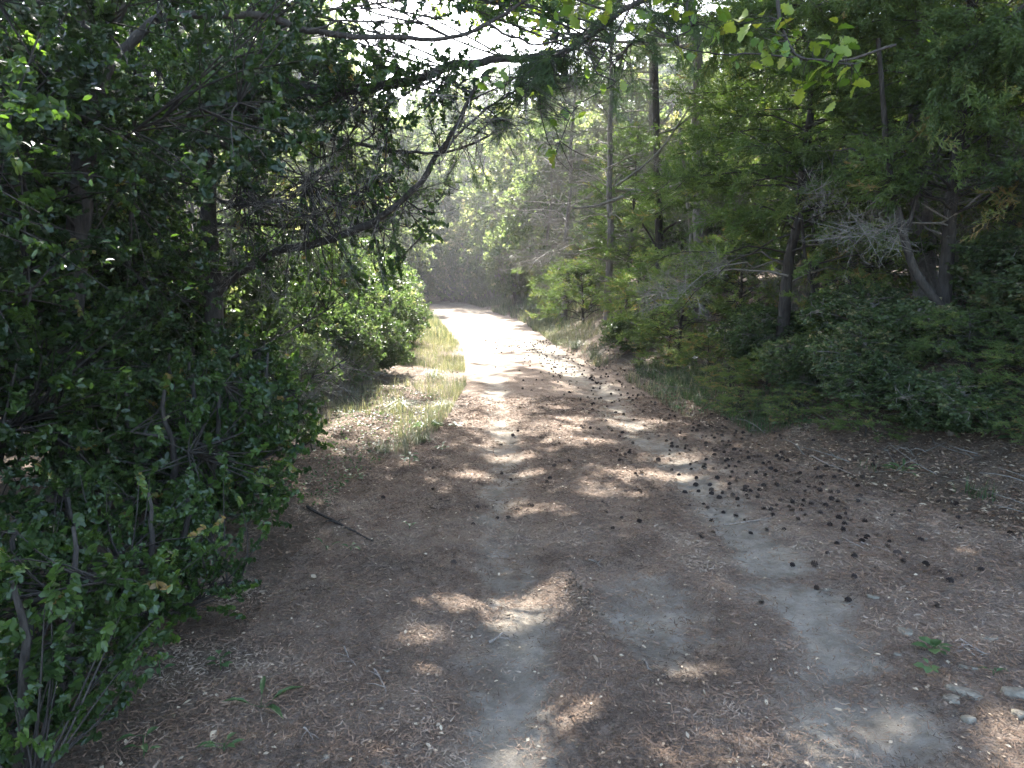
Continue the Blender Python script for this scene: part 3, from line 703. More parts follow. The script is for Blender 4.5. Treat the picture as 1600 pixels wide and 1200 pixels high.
stem('slim_tree', 'slim dark stem curving up from the dark hollow of the bank', (3.55, 8.2), [(1300,530),(1275,470),(1258,400),(1250,330)], 8.0, 8.0, .035, .014, M_barkd, [([(1275,450),(1320,440),(1345,490),(1350,540)], 7.9, 7.7, .008, .004)])
stem('slim_tree', 'slim straight dark trunk between the dead boughs, beside the straight grey trunk', (2.9, 14.0), [(1030,430),(1028,300),(1026,200),(1022,60)], 14.0, 14.0, .085, .06, M_barkd,
  [([(1030,370),(1050,350),(1075,345),(1090,352)], 14, 13.8, .03, .012), ([(1028,390),(1005,350),(1000,340)], 14, 13.7, .02, .01)])
stem('broken_tree', 'thin dead tree holding a thick broken limb level over the bank', (3.05, 12.6), [(1082,430),(1073,300),(1062,200)], 12.8, 12.8, .05, .03, M_dead,
  [([(1095,285),(1060,290),(1035,297),(1000,299),(962,297)], 12.5, 12.0, .05, .04), ([(1000,299),(960,312),(930,322),(895,325)], 12, 11.7, .035, .015), ([(1025,90),(1100,130),(1030,235),(960,292)][1:], 12, 11.6, .012, .02), ([(1080,180),(1055,200),(1030,208)],12,11.8,.02,.012)])
for u, Y_, r_, lab in [(825, 31, .11, 'pale thin sunlit trunk standing among grey twigs at the bend'), (861, 30, .10, 'second pale thin sunlit trunk standing closer to the bank'), (800, 34, .07, 'thinnest of the pale trunks at the bend')]:
    x = (u - 800) / F * Y_; stem('pale_tree', lab, (x, Y_), [(u, 330), (u - 2, 200), (u - 5, 100)], Y_, Y_, r_, r_ * .7, M_dead)
# pines with bare dead lower boughs
GP = 'pines with bare grey lower boughs'
p1 = mk('pine_tree', 'pine with a mass of bare grey twiggy boughs leaning towards the path', gz(2.1, 15.5), D1, M_pin, M_barkg, GP, 1.0, 1.0)
for x, y, rz, s, lab in [(3.4, 17.5, 3, 1.1, 'bare-boughed pine behind the slim straight dark trunk'), (1.5, 20.5, 5, 1.0, 'bare-boughed pine above the sunlit juniper bush'), (7.2, 15.6, 2, 1.05, 'bare-boughed pine in the shade behind the green junipers'),
   (-4.6, 10.5, 2.2, .95, 'bare-boughed pine behind the dark fibrous trunk'),
   (-6.5, 14.0, 4.0, 1.05, 'bare-boughed pine deep in the wood beyond the verge')]:
    dup(p1, gz(x, y), rz, s, lab)

# ------------------------------------------------------------------ branch of oak leaves hanging into the view from above
def leaf_branch(name, label, pts, Y0, Y1, r0, groups, src):
    P = spline(px_line(pts, Y0, Y1), len(pts) * 5, .004); b = P[0]; t = thing(name, label, 'branch', tuple(b))
    g = Geo(); tube(g, P, np.linspace(r0, .003, len(P)), 6, .5, .2)
    for (u, v, su, sv, n) in groups:
        for k in range(n):
            p = at(u + rng.normal() * su, v + rng.normal() * sv, rng.uniform(min(Y0, Y1) - .1, max(Y0, Y1) + .15))
            i = np.argmin(np.linalg.norm(P - p, axis=1))
            d = norm(rng.normal(size=3) * np.array([1, 1, .5]) + np.array([0, -.2, -.35])); M = basis_flat(d[None], .7)[0]
            tube(g, curve3(P[i], p, .05, 4, .1), [.003, .002, .0015, .001], 3)
            o = link('leaf', src[rng.integers(len(src))], t)
            s_ = rng.uniform(.06, .10); Mx = Matrix.LocRotScale(Vector(p - b), Matrix(M.tolist()).to_quaternion(), Vector((s_, s_, s_))); o.matrix_local = Mx
    link('twig', g.mesh('twig', M_barkd, True, b), t); return t
src = []
for tn in (.3, .45, .6, .8):
    g = Geo(); v_, f_ = oak_leaf(1); g.add(v_, f_, tn); src.append(g.mesh('oak_leaf', M_oak))
leaf_branch('oak_branch', 'oak branch of yellow-green lobed leaves hanging in front of the junipers', [(1230,-60),(1215,0),(1225,50),(1245,85),(1290,95),(1330,100)], 3.9, 3.7, .012,
  [(1190,30,30,22,9),(1215,75,28,20,12),(1270,65,28,18,14),(1310,85,22,22,14),(1265,125,18,12,5),(1330,125,12,18,6),(1170,70,10,15,3)], src)
leaf_branch('oak_branch', 'thin level oak twig with scattered lobed leaves beside the dangling needles', [(1400,70),(1300,95),(1190,85),(1120,85),(1060,72)], 4.4, 4.6, .008,
  [(1085,70,20,10,3),(1160,75,18,14,4),(1120,50,30,15,4),(1060,20,35,22,12)], src)
leaf_branch('oak_branch', 'oak spray with few backlit leaves at the middle of the view against the grey twigs', [(1010,-40),(960,60),(930,110),(960,130),(900,170),(870,235)], 4.8, 4.7, .006,
  [(870,235,10,9,6),(905,160,12,14,5),(870,150,16,12,5),(935,130,20,12,5),(870,35,18,14,6),(940,5,40,14,9),(760,125,14,8,4),(790,120,10,8,3)], src)
leaf_branch('oak_branch', 'leafy oak shoot at the top edge above the grey twigs', [(1110,-70),(1075,0),(1080,45),(1040,60)], 4.6, 4.5, .008, [(1070,10,40,16,14),(1130,40,22,16,8),(1010,30,30,16,8)], src)

# dangling conifer boughs at the top of the view
def bough(name, label, pts, Y0, Y1, r0, T, size, n, mat, tint=.4, spreadm=.35):
    P = spline(px_line(pts, Y0, Y1), len(pts) * 5, .01); b = P[0]; t = thing(name, label, 'branch', tuple(b)); g = Geo(); f_ = Geo()
    tube(g, P, np.linspace(r0, .004, len(P)), 7, .5, .25)
    for k in range(n):
        i = rng.integers(2, len(P)); d = norm(rng.normal(size=3) * np.array([1, .8, .5]) + np.array([0, 0, -.35])); L = rng.uniform(.3, 1) * spreadm
        e = P[i] + d * L - np.array([0, 0, L * .3]); tube(g, curve3(P[i], e, .1, 4, .08), [.005, .003, .002, .001], 3)
        q = max(3, int(L / .045)); ff = rng.random(q)[:, None]
        scatter(f_, T, P[i] + (e - P[i]) * ff, np.tile(e - P[i], (q, 1)) / L + rng.normal(size=(q, 3)) * .35 - np.array([0, 0, .3]), size, np.clip(tint + rng.normal(size=q) * .1, 0, .97))
    f_.filt(lambda P: ~lit_w(P))
    link('twig', g.mesh('twig', M_barkd, True, b), t); link('foliage', f_.mesh('foliage', mat, False, b), t, kind='stuff'); return t
bough('conifer_bough', 'dark conifer bough with hanging needles crossing the top edge', [(1200,-120),(1080,-40),(980,15),(930,50),(880,80),(840,95)], 5.0, 5.1, .03, T_pin, .11, 80, M_pin, .42)
bough('conifer_bough', 'drooping conifer spray below the arching limb over the bend', [(1000,-30),(900,65),(820,140),(760,195),(720,225)], 5.4, 5.6, .012, T_pin, .10, 60, M_pin, .4, .4)
bough('conifer_bough', 'loose needle spray in front of the grey dead twigs', [(1120,-60),(1040,20),(990,60),(960,100)], 4.9, 5.0, .012, T_pin, .11, 50, M_pin, .45, .4)
bough('juniper_bough', 'juniper bough drooping from above at the upper edge over the bank', [(1560,-160),(1450,-60),(1350,-10),(1230,10),(1150,30)], 6.2, 6.6, .03, T_jun, .19, 90, M_jun, .48, .6)
bough('juniper_bough', 'dark juniper bough hanging in the upper corner', [(1800,-120),(1650,-30),(1560,40),(1480,90)], 5.6, 5.8, .03, T_jun, .19, 80, M_jun, .45, .6)

# ------------------------------------------------------------------ WOODLAND beyond: leafy trees on both sides and past the bend
def leafy(H, R_, n, seed, zc=.62, shell=.4, tint=.5, size=.30, per=4, T=T_bgl):
    w1, w2, f_ = Geo(), Geo(), Geo()
    tp = spline([(0, 0, -.3), (.1, .05, H * .3), (-.1, .1, H * .6), (.05, 0, H * .9)], 16, .03); tube(w1, tp, np.linspace(.09, .03, 16), 7, .5, .15)
    tg = ell_targets(n, (0, 0, H * zc), (R_, R_, H * (1 - zc) * 1.02), shell, .9, .2, seed)
    crown(w2, f_, tp[3:], tg, 18, T, size, per, .03, tint, .1, .004)
    return w1, w2, f_
L1 = leafy(8.5, 2.2, 520, 3, .55); L2 = leafy(7.0, 2.0, 450, 8, .52, tint=.62); L3 = leafy(1.7, 1.0, 440, 5, .5, .15, .5, .13, 5)
def lt(name, label, cat, loc, L, mat, bm, group, rz, s):
    return plant(name, label, cat, loc, [('trunk', L[0], bm), ('branches', L[1], bm), ('foliage', L[2], mat)], group, rz, s)
GW = 'leafy trees of the wood beyond the bend'
la = lt('leafy_tree', 'leafy tree of the sunny wood beyond the bend', 'tree', gz(-7.5, 38), L1, M_bgl, M_dead, GW, 0, 1.1)
lb = lt('leafy_tree', 'leafy tree of the sunny wood beyond the bend', 'tree', gz(-3.2, 46), L2, M_bgl, M_dead, GW, 0, 1.1)
pts = []
def ok(x, y, dmin):
    return all((x - a) ** 2 + (y - b) ** 2 > dmin ** 2 for a, b in pts)
for k in range(6000):
    y = rng.uniform(18, 78); x = rng.uniform(-.78 * y - 2, .78 * y + 2)
    if edgeL(y) - 2.3 < x < edgeR(y) + 2.3 and y < 47: continue
    if y < 26 and -6 < x < 4.5: continue
    if x > 0 and y < 22 and x < 6: continue
    if not ok(x, y, 2.6 + .02 * y): continue
    pts.append((x, y))
    if len(pts) > 118: break
for x, y in pts:
    dup(la if rng.random() < .55 else lb, gz(x, y), rng.uniform(0, 6.28), rng.uniform(1.15, 1.7) + max(0, y - 35) * .012 if y > (34 if abs(x + 4) > 10 else 58) else rng.uniform(.6, .9))
GL = 'trees of the shaded wood on the downhill side'
GN = 'tall leafy trees standing round the bend'
for k, (x, y, s_, lab) in enumerate([(-2.2, 63, 2.0, 'tall leafy tree straight behind the end of the path'), (-7.0, 60, 1.9, 'tall leafy tree closing the view beyond the bend'), (1.6, 43, 1.0, 'leafy tree on the outer side of the bend'), (1.2, 33, 1.2, 'leafy tree above the grass fringe of the bend'),
   (3.2, 24, .85, 'leafy tree set back behind the sunlit bend'), (1.9, 28.5, .9, 'leafy tree in full sun nearest the bend'), (-8.5, 30, 1.4, 'tall leafy tree on the inner side of the bend'), (-10.0, 24.5, 1.3, 'leafy tree in the wood beside the sunlit stretch'), (-7.6, 39.5, 1.0, 'leafy tree leaning in where the path vanishes'), (-1.2, 74, 2.3, 'tallest leafy tree far behind the end of the path'), (3.5, 58, 1.9, 'tall leafy tree behind the pale thin trunks')]):
    dup((la, lb)[k % 2], gz(x, y), k * 1.1, s_, lab, GN)
labs = [(-7.6, 11.5, 'leafy tree seen through the gaps above the box shrubs'), (-6.0, 16.5, 'leafy tree behind the sunlit verge'), (-9.5, 15.5, 'leafy tree deep behind the box shrubs'), (-8.3, 20.5, 'leafy tree downhill of the bright verge'), (-4.8, 20.5, 'leafy tree closest to the sunlit stretch of path'),
        (-5.4, 25.5, 'bright leafy tree at the inside of the bend'), (-11.5, 12, 'outermost leafy tree behind the box shrubs'), (-9.2, 7.2, 'leafy tree behind the forked tree')]
for k, (x, y, lab) in enumerate(labs): dup((la, lb)[k % 2], gz(x, y), k * 1.7, .62 + .03 * (k % 3), lab, GL)
for k, (x, y, lab) in enumerate([(9.5, 14.5, 'leafy tree high on the bank behind the junipers'), (7.2, 17.5, 'leafy tree behind the straight grey trunk'), (11.5, 9.5, 'leafy tree at the outer edge of the bank wood'), (5.2, 20.5, 'leafy tree behind the bare-boughed pines'), (10.5, 19, 'leafy tree far back on the bank')]):
    dup((la, lb)[k % 2], gz(x, y), k * 2.1, .72, lab, 'leafy trees behind the junipers')
GS = 'small leafy bushes along the sunny verge'
s1 = lt('leafy_bush', 'pale sunlit bush with bleached twigs beside the verge', 'bush', gz(-2.7, 9.4), L3, M_bsh, M_dead, GS, 0, .8)
for x, y, rz, s, lab in [(-3.4, 8.0, 1, .9, 'sun-flecked bush just behind the bleached twiggy bush'), (-3.0, 11.3, 2, 1.1, 'bright bush between the verge grass and the wood'), (-2.9, 13.6, 3, 1.1, 'bush overhanging the grassy verge'),
   (-3.6, 16.5, 4, 1.3, 'bush where the verge narrows'), (-4.3, 20, 5, 1.4, 'rounded bush beside the brightest stretch of path'), (-5.3, 26, 1, 1.6, 'bush screening the inside of the bend'), (-7.4, 33, 2, 1.8, 'bush nearest the vanishing path'),
   (-4.4, 12.0, 3.5, 1.4, 'tall bush behind the verge'), (-4.2, 44.0, 3.5, 1.7, 'dark green bush closing the end of the path'), (-1.8, 45.5, 1.5, 1.7, 'rounded bush to one side of the path end'), (1.4, 33, .5, 1.5, 'bush above the outer edge of the bend'),(-0.2, 38, .5, 1.5, 'bush on the outer side where the path disappears'),
   (2.3, 26, 2.2, 1.3, 'bush under the sunlit bare-boughed pine')]:
    dup(s1, gz(x, y), rz, s, lab)
GU = 'shrubs filling the understory of the bank'
us = [(6.2,9.4,1.3,'understory shrub behind the stout grey trunk'),(5.2,11.6,1.2,'understory shrub between the green junipers'),(7.6,9.0,1.4,'understory shrub at the edge of the bank wood'),(4.4,14.6,1.3,'understory shrub behind the straight grey trunk'),
 (6.8,13.0,1.5,'understory shrub in the deep shade of the bank'),(8.6,12.4,1.5,'understory shrub far back in the bank wood'),(3.3,18.6,1.4,'understory shrub below the bare grey boughs'),(5.0,17.5,1.6,'tall understory shrub behind the bare grey boughs'),
 (9.6,8.0,1.5,'outermost understory shrub on the bank'),(7.9,16.0,1.6,'understory shrub behind the broad juniper'),(10.8,13.4,1.7,'understory shrub at the rim of the bank wood'),(2.4,20.4,1.2,'understory shrub beside the sunlit bare boughs')]
for k, (x, y, s_, lab) in enumerate(us): dup(s1 if k % 2 else b1, gz(x, y), k * 1.3, s_ * (1 if k % 2 else 1.2), lab, GU, 'shrub')
for k, (x, y, s_, lab) in enumerate([(-2.45, 7.7, .5, 'small twiggy bush at the near end of the sunny verge'), (-2.15, 9.0, .55, 'bright-leaved bush right behind the verge grass'), (-2.0, 10.5, .55, 'bush pushing out over the verge grass'), (-2.2, 12.4, .65, 'leafy bush halfway along the verge'), (-2.5, 14.8, .75, 'bush narrowing the verge before the bend'),
   (-3.2, 17.8, .9, 'bush at the far end of the verge'), (-3.9, 21.5, 1.1, 'sunlit bush beyond the end of the verge grass'), (-3.0, 6.9, .8, 'shaded bush joining the dark shrubs to the verge')]):
    dup(s1, gz(x, y), k * 1.9, s_, lab)
GF = 'low growth along the shaded bank'
for k, (x, y, s_, lab) in enumerate([(2.75, 7.6, .38, 'ferny low growth at the foot of the bank by the tall grass tuft'), (3.3, 6.6, .42, 'ferny low growth above the cone litter'), (3.9, 6.0, .5, 'dark low growth halfway up the bank'), (4.3, 5.2, .45, 'dark low growth high on the near bank'), (3.75, 5.0, .32, 'small ferny growth at the near bank foot'),
   (3.1, 8.6, .5, 'low growth under the leaning juniper'), (2.6, 9.3, .45, 'low growth between the grass and the juniper'), (4.7, 6.5, .6, 'thick low growth around the leaning stem'), (2.35, 10.6, .5, 'low growth below the feathery bush'), (3.6, 7.2, .5, 'low growth in the dark hollow'), (4.9, 4.4, .5, 'low growth at the near corner of the bank'), (2.1, 12.4, .5, 'low growth behind the grassy fringe')]):
    dup((b1, s1)[k % 2], gz(x, y, -.03), k * 1.7, (s_ * 1.15, s_ * 1.15, s_ * .8), lab, GF, 'low shrub')
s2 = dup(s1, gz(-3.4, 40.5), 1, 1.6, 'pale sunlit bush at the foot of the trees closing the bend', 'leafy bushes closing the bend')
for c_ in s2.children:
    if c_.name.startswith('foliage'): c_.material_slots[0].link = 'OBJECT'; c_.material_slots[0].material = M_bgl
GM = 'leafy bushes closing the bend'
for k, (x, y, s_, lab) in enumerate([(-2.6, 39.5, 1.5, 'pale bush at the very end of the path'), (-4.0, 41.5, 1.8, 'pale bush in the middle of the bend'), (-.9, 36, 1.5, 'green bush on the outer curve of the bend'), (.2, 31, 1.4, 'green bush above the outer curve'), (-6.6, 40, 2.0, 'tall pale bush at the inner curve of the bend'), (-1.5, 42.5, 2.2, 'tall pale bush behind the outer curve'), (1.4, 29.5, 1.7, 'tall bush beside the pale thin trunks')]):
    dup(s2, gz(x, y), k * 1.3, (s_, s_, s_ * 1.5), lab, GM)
for k, (x, y, s_, lab) in enumerate([(-2.75, 7.7, .6, 'small-leaved dark shrub joining the near shrubs to the verge'), (-3.3, 8.5, .62, 'dark box shrub backing the bleached twiggy bush'), (-2.95, 10.6, .55, 'small-leaved dark shrub midway along the sunny verge'), (-2.9, 13.2, .62, 'small-leaved dark shrub where the verge bends'), (-3.3, 16.2, .7, 'dark shrub at the far part of the verge'), (-4.3, 19.0, .75, 'last dark shrub before the bend')]):
    dup(first[k % 2], gz(x, y), k * 2.3, s_, lab)
for k, (x, y, s_, lab) in enumerate([(-9.3, 34, 1.6, 'tall leafy tree rising over the verge bushes'), (-6.4, 44, 1.7, 'tall leafy tree rising where the path vanishes'), (-11.5, 30, 1.5, 'tall leafy tree seen under the arching limb'), (-4.4, 52, 1.9, 'tall leafy tree under the gap of sky'), (-5.3, 31.5, 1.0, 'leafy tree leaning over the path end from the verge side'), (-5.9, 27, .85, 'leafy tree shading the bright stretch of path'), (-1.4, 38.5, 1.1, 'leafy tree on the outer edge just before the path vanishes'), (-4.8, 47.5, 1.15, 'leafy tree squarely behind the vanishing path'), (1.3, 24.8, .75, 'small leafy tree above the outer grass fringe')]):
    dup((la, lb)[k % 2], gz(x, y), k * 1.1, s_, lab, GN)
for k, (x, y, s_, lab) in enumerate([(3.0, 5.9, .3, 'first low growth at the bank foot past the cones'), (3.5, 5.5, .36, 'low twiggy growth on the bare near bank'), (3.75, 4.6, .28, 'low growth at the near end of the bank foot'), (4.3, 4.9, .4, 'low growth at the top of the near bank'), (2.75, 6.7, .28, 'low growth creeping to the cone litter'), (3.2, 6.2, .34, 'low growth above the first tuft of the bank'),
   (4.0, 5.4, .4, 'ragged low growth midway up the near bank'), (3.7, 6.5, .42, 'low growth below the leaning stem'), (2.5, 8.0, .3, 'low growth hiding the end of the grass fringe'), (4.5, 5.9, .5, 'thick low growth beside the frame edge'), (2.4, 7.3, .25, 'tiny low growth at the corner of the grass fringe'), (3.0, 7.3, .4, 'low growth behind the tall grass tuft')]):
    dup((b1, s1)[k % 2], gz(x, y, -.03), k * 2.7, (s_ * 1.3, s_ * 1.3, s_ * .8), lab, 'low growth along the shaded bank', 'low shrub')
# bleached dead brush by the verge
def brush(n, rad, h, seed):
    g = Geo(); P = []; D = []
    for k in range(n):
        a = rng.uniform(0, 6.28); e = np.array([math.cos(a) * rad * rng.random(), math.sin(a) * rad * rng.random(), h * rng.uniform(.4, 1)]); c = curve3((rng.normal() * .05, rng.normal() * .05, 0), e, .1, 6, .15)
        tube(g, c, np.linspace(.009, .002, 6), 4); q = 5; P.append(c[rng.integers(2, 6, q)]); D.append(rng.normal(size=(q, 3)) + np.array([0, 0, .3]))
    scatter(g, T_twg, np.concatenate(P), np.concatenate(D), .3, .5); return g
gb = brush(26, .8, 1.1, 1)
db = plant('dead_brush', 'bleached tangle of dead twigs in the sun beside the verge', 'brushwood', gz(-2.35, 9.1), [('dead_twigs', gb, M_dead)], 'dead brushwood', 0, .8)
for x, y, rz, s, lab in [(-2.15, 8.2, 1.2, .6, 'low bleached brush at the near end of the sunny verge'), (-2.2, 10.0, 2.6, .65, 'bleached brush halfway along the sunny verge'), (-2.35, 11.9, 4.1, .7, 'bleached brush at the far part of the sunny verge'), (-2.3, 6.9, 2, .75, 'low dead brush at the foot of the arching-limbed tree'), (3.6, 9.2, 3, .8, 'dead brush in the dark hollow under the junipers'), (2.9, 11.9, 1, .9, 'dead brush between the feathery juniper bushes'), (2.3, 15.2, 4, 1.0, 'dead brush above the grassy edge'), (4.6, 7.6, 5, .9, 'dead brush around the stout grey trunk'), (-3.2, 7.5, 3, 1.2, 'upright dead brush behind the dark trunk'),
      (5.6, 5.9, 1.2, .8, 'dead brush in the darkest corner of the bank')]:
    dup(db, gz(x, y), rz, s, lab)

# ------------------------------------------------------------------ grass, ground cover, litter
def blades(g, P, h, w_, tint, lean=.5):
    N = len(P); a = rng.uniform(0, 6.28, N); d = np.stack([np.cos(a), np.sin(a), np.zeros(N)], 1); s = np.stack([-d[:, 1], d[:, 0], d[:, 2]], 1) * (w_ / 2)[:, None] if np.ndim(w_) else np.stack([-d[:, 1], d[:, 0], d[:, 2]], 1) * w_ / 2
    ln = (rng.random(N) * lean)[:, None]; h = h[:, None]; z = np.array([0, 0, 1.])
    m = P + z * h * .55 + d * h * ln * .3; t = P + z * h * (1 - ln * .4) + d * h * ln
    V = np.stack([P - s, P + s, m + s * .8, m - s * .8, t], 1); Fc = np.array([(0, 1, 2), (0, 2, 3), (3, 2, 4)])
    g.add(V, Fc[None] + (np.arange(N) * 5)[:, None, None], np.repeat(tint, 5))
def strip(n, side, y0, y1, w0, w1, seed, thr=.4):
    y = y0 + (y1 - y0) * rng.random(n * 3) ** 1.0; e = edgeR(y) if side > 0 else edgeL(y); x = e + side * (w0 + (w1 - w0) * rng.random(n * 3) ** 1.3)
    k = fbm(x * 1.3, y * 1.3, seed, 3) > thr; x, y = x[k][:n], y[k][:n]; return np.stack([x, y, height(x, y) - .01], 1)
g = Geo()
P = strip(14000, -1, 6.0, 17, -.15, 1.7, 71, .46); blades(g, P, rng.uniform(.05, .2, len(P)), .004, np.clip(.55 + rng.normal(size=len(P)) * .22, 0, 1), .9)
P = strip(9000, -1, 16, 42, -.1, 1.6, 72, .3); blades(g, P, rng.uniform(.1, .34, len(P)), .012, np.clip(.5 + rng.normal(size=len(P)) * .2, 0, 1), .7)
link('verge_grass', g.mesh('verge_grass', M_gra), kind='stuff', label='thin pale grass growing along the sunny verge', category='grass')
g = Geo()
P = strip(10000, 1, 7.5, 22, .0, 1.7, 73, .52); blades(g, P, rng.uniform(.04, .26, len(P)) * sm((P[:, 1] - 6.5) / 5 + .25), .006, np.clip(.48 + rng.normal(size=len(P)) * .24, 0, 1), 1.3)
P = strip(8000, 1, 20, 44, -.1, 1.8, 74, .4); blades(g, P, rng.uniform(.12, .4, len(P)), .014, np.clip(.4 + rng.normal(size=len(P)) * .2, 0, 1), .7)
link('bank_grass', g.mesh('bank_grass', M_gra), kind='stuff', label='grass fringe at the foot of the bank', category='grass')
g = Geo()
for k in range(700):
    y = rng.uniform(3.5, 13); x = float(edgeR(y)) + rng.uniform(.2, 4.2); b = np.array(gz(x, y, .01)); a = rng.uniform(0, 6.28); L = rng.uniform(.08, .5)
    tube(g, curve3(b, b + np.array([math.cos(a) * L, math.sin(a) * L, rng.uniform(.0, .35) * L]), rng.uniform(0, .3), 5, .1), np.linspace(.005, .0015, 5), 3)
link('bank_twigs', g.mesh('bank_twigs', M_dead), kind='stuff', label='small fallen dead twigs littering the shaded bank', category='twigs')
# bank ground cover: thin shaded grass, moss and small leaves
g = Geo()
P = strip(12000, 1, 3.5, 11, .25, 3.4, 75, .52); blades(g, P, rng.uniform(.03, .16, len(P)), .005, np.clip(.2 + rng.normal(size=len(P)) * .15, 0, 1), 1.0)
P = strip(4500, 1, 4.2, 9.5, .05, 2.4, 76, .52); M = basis_flat(norm(rng.normal(size=P.shape) * [1, 1, .3]), .4)
place(g, (*ell_leaf(1, .7), np.zeros(7)), P + [0, 0, .035], M, rng.uniform(.015, .04, len(P)), np.clip(.35 + rng.normal(size=len(P)) * .15, 0, 1))
link('bank_ground_cover', g.mesh('bank_ground_cover', M_wee), kind='stuff', label='sparse grass and small leaves covering the shaded bank', category='ground cover')
g = Geo()
P = strip(2600, -1, 4.6, 9, .0, 1.2, 78, .45); M = basis_flat(norm(rng.normal(size=P.shape) * [1, 1, .4]), .5)
place(g, (*ell_leaf(1, .55), np.zeros(7)), P + [0, 0, .03], M, rng.uniform(.012, .035, len(P)), np.clip(.4 + rng.normal(size=len(P)) * .2, 0, 1))
link('verge_ground_cover', g.mesh('verge_ground_cover', M_wee), kind='stuff', label='small leafy plants creeping at the verge', category='ground cover')
# needle litter (single fallen needles and flakes)
def litter(n, y0, y1, x0f, x1f, size, pw=1.6):
    y = y0 + (y1 - y0) * rng.random(n * 2) ** pw; x = x0f(y) + (x1f(y) - x0f(y)) * rng.random(n * 2)
    k = rng.random(n * 2) > trackness(x, y) * .96
    k &= rng.random(n * 2) < .25 + 1.2 * fbm(x * 2.2, y * 2.2, 91, 3); x, y = x[k][:n], y[k][:n]; return x, y
g = Geo()
x, y = litter(230000, 1.7, 9.0, lambda y: edgeL(y) - .8, lambda y: edgeR(y) + 2.2, .03, 1.8)
N = len(x); a = rng.uniform(0, 6.28, N); L = rng.uniform(.010, .034, N) * (1 + .10 * y); zt = rng.normal(size=N) * .22
d = np.stack([np.cos(a), np.sin(a), np.abs(zt)], 1); s = np.stack([-np.sin(a), np.cos(a), rng.normal(size=N) * .5], 1) * (rng.uniform(.0008, .0018, N) * (1 + .25 * y))[:, None]
c = np.stack([x, y, height(x, y) + .003 + .006 * rng.random(N)], 1)
clus = fbm(x * 3, y * 3, 93, 3)
tint = np.clip(.5 + 1.5 * (clus - .5) + .5 * (fbm(x * 11, y * 11, 94, 2) - .5) + rng.normal(size=N) * .17, 0, 1)
V = np.stack([c - s, c + s, c + d * L[:, None]], 1); g.add(V, np.arange(N * 3).reshape(-1, 3), np.repeat(tint, 3))
link('needle_litter', g.mesh('needle_litter', M_lit), kind='stuff', label='reddish brown fallen needles covering the path between the ruts', category='litter')
g = Geo(); x, y = litter(9000, 1.8, 11.0, lambda y: edgeL(y) - 1.0, lambda y: edgeR(y) + 1.8, .03, 1.4); N = len(x)
M = basis_flat(norm(rng.normal(size=(N, 3)) * [1, 1, .15]), .25)
place(g, (*quad_leaf(1, .6, .1), np.zeros(4)), np.stack([x, y, height(x, y) + .008], 1), M, rng.uniform(.006, .022, N) * (1 + .04 * y), np.clip(rng.random(N) * .9, 0, 1))
y = 2.6 + 12 * rng.random(44000) ** 1.4; x = edgeR(y) + 4.2 * rng.random(44000); kk = fbm(x * 1.8, y * 1.8, 95, 3) > .36; x, y = x[kk], y[kk]; N = len(x)
M = basis_flat(norm(rng.normal(size=(N, 3)) * [1, 1, .2]), .5); place(g, (*quad_leaf(1, .45, .1), np.zeros(4)), np.stack([x, y, height(x, y) + .012], 1), M, rng.uniform(.012, .05, N), np.clip(rng.random(N) ** 1.6 * .8, 0, 1))
link('leaf_flakes', g.mesh('leaf_flakes', M_dry), kind='stuff', label='flakes of dead leaf and bark scattered over the path', category='litter')
# dirt crumbs and pebbles
g = Geo(); n = 5000; y = 1.8 + 9 * rng.random(n) ** 1.6; x = edgeL(y) + (edgeR(y) - edgeL(y)) * rng.random(n)
o6 = (np.array([(1, 0, 0), (0, 1, 0), (-1, 0, 0), (0, -1, 0), (0, 0, .8), (0, 0, -.8)], float), np.array([(0, 1, 4), (1, 2, 4), (2, 3, 4), (3, 0, 4), (1, 0, 5), (2, 1, 5), (3, 2, 5), (0, 3, 5)]), np.zeros(6))
place(g, o6, np.stack([x, y, height(x, y) + .001], 1), basis(rng.normal(size=(n, 3))), rng.uniform(.0015, .007, n) * (.6 + .6 * rng.random(n) ** 3), rng.random(n))
link('gravel', g.mesh('gravel', M_dry), kind='stuff', label='tiny grit and pebbles pressed into the bare ruts', category='gravel')

# ------------------------------------------------------------------ pine cones
def cone_mesh():
    g = Geo()
    for k in range(26):
        f = k / 25; z = -.42 + .84 * f; rr = .30 * math.sin(math.pi * (.12 + .8 * f)) + .05; a = k * 2.399
        o_ = np.array([math.cos(a), math.sin(a), 0]); t_ = np.array([-o_[1], o_[0], 0]); b = o_ * rr * .35 + [0, 0, z]; e = o_ * (rr * 1.75) + [0, 0, z + .10]
        w_ = .17; V = [b - t_ * w_ * .5, b + t_ * w_ * .5, e + t_ * w_, e - t_ * w_, e + o_ * .04 + [0, 0, -.05]]; g.add(V, [(0, 1, 2), (0, 2, 3), (3, 2, 4)], .5)
    a = np.arange(6) * 1.047; ring = np.stack([np.cos(a) * .2, np.sin(a) * .2, a * 0], 1); V = np.concatenate([ring, [(0, 0, .45), (0, 0, -.45)]])
    g.add(V, [(i, (i + 1) % 6, 6) for i in range(6)] + [((i + 1) % 6, i, 7) for i in range(6)], .5); return g
M_cone2 = bark_mat('faded pine cone scales', (.02, .015, .012), (.085, .06, .045), 60, .3)
cones = [cone_mesh().mesh('pine_cone', M_cone), cone_mesh().mesh('pine_cone', M_cone), cone_mesh().mesh('pine_cone', M_cone2)]
GC = Geo()
CL = [(1180,745,80,36,85),(1110,685,60,22,36),(1280,790,80,28,55),(1060,700,110,40,25),(1010,640,90,30,14),(900,700,120,45,18),(960,795,90,25,14),(1400,830,90,50,28),(1330,870,60,25,10),(760,760,60,40,6),(1470,920,70,35,6),(850,610,90,30,10),(700,800,70,40,5)]
nc = 0; cp_pts = []
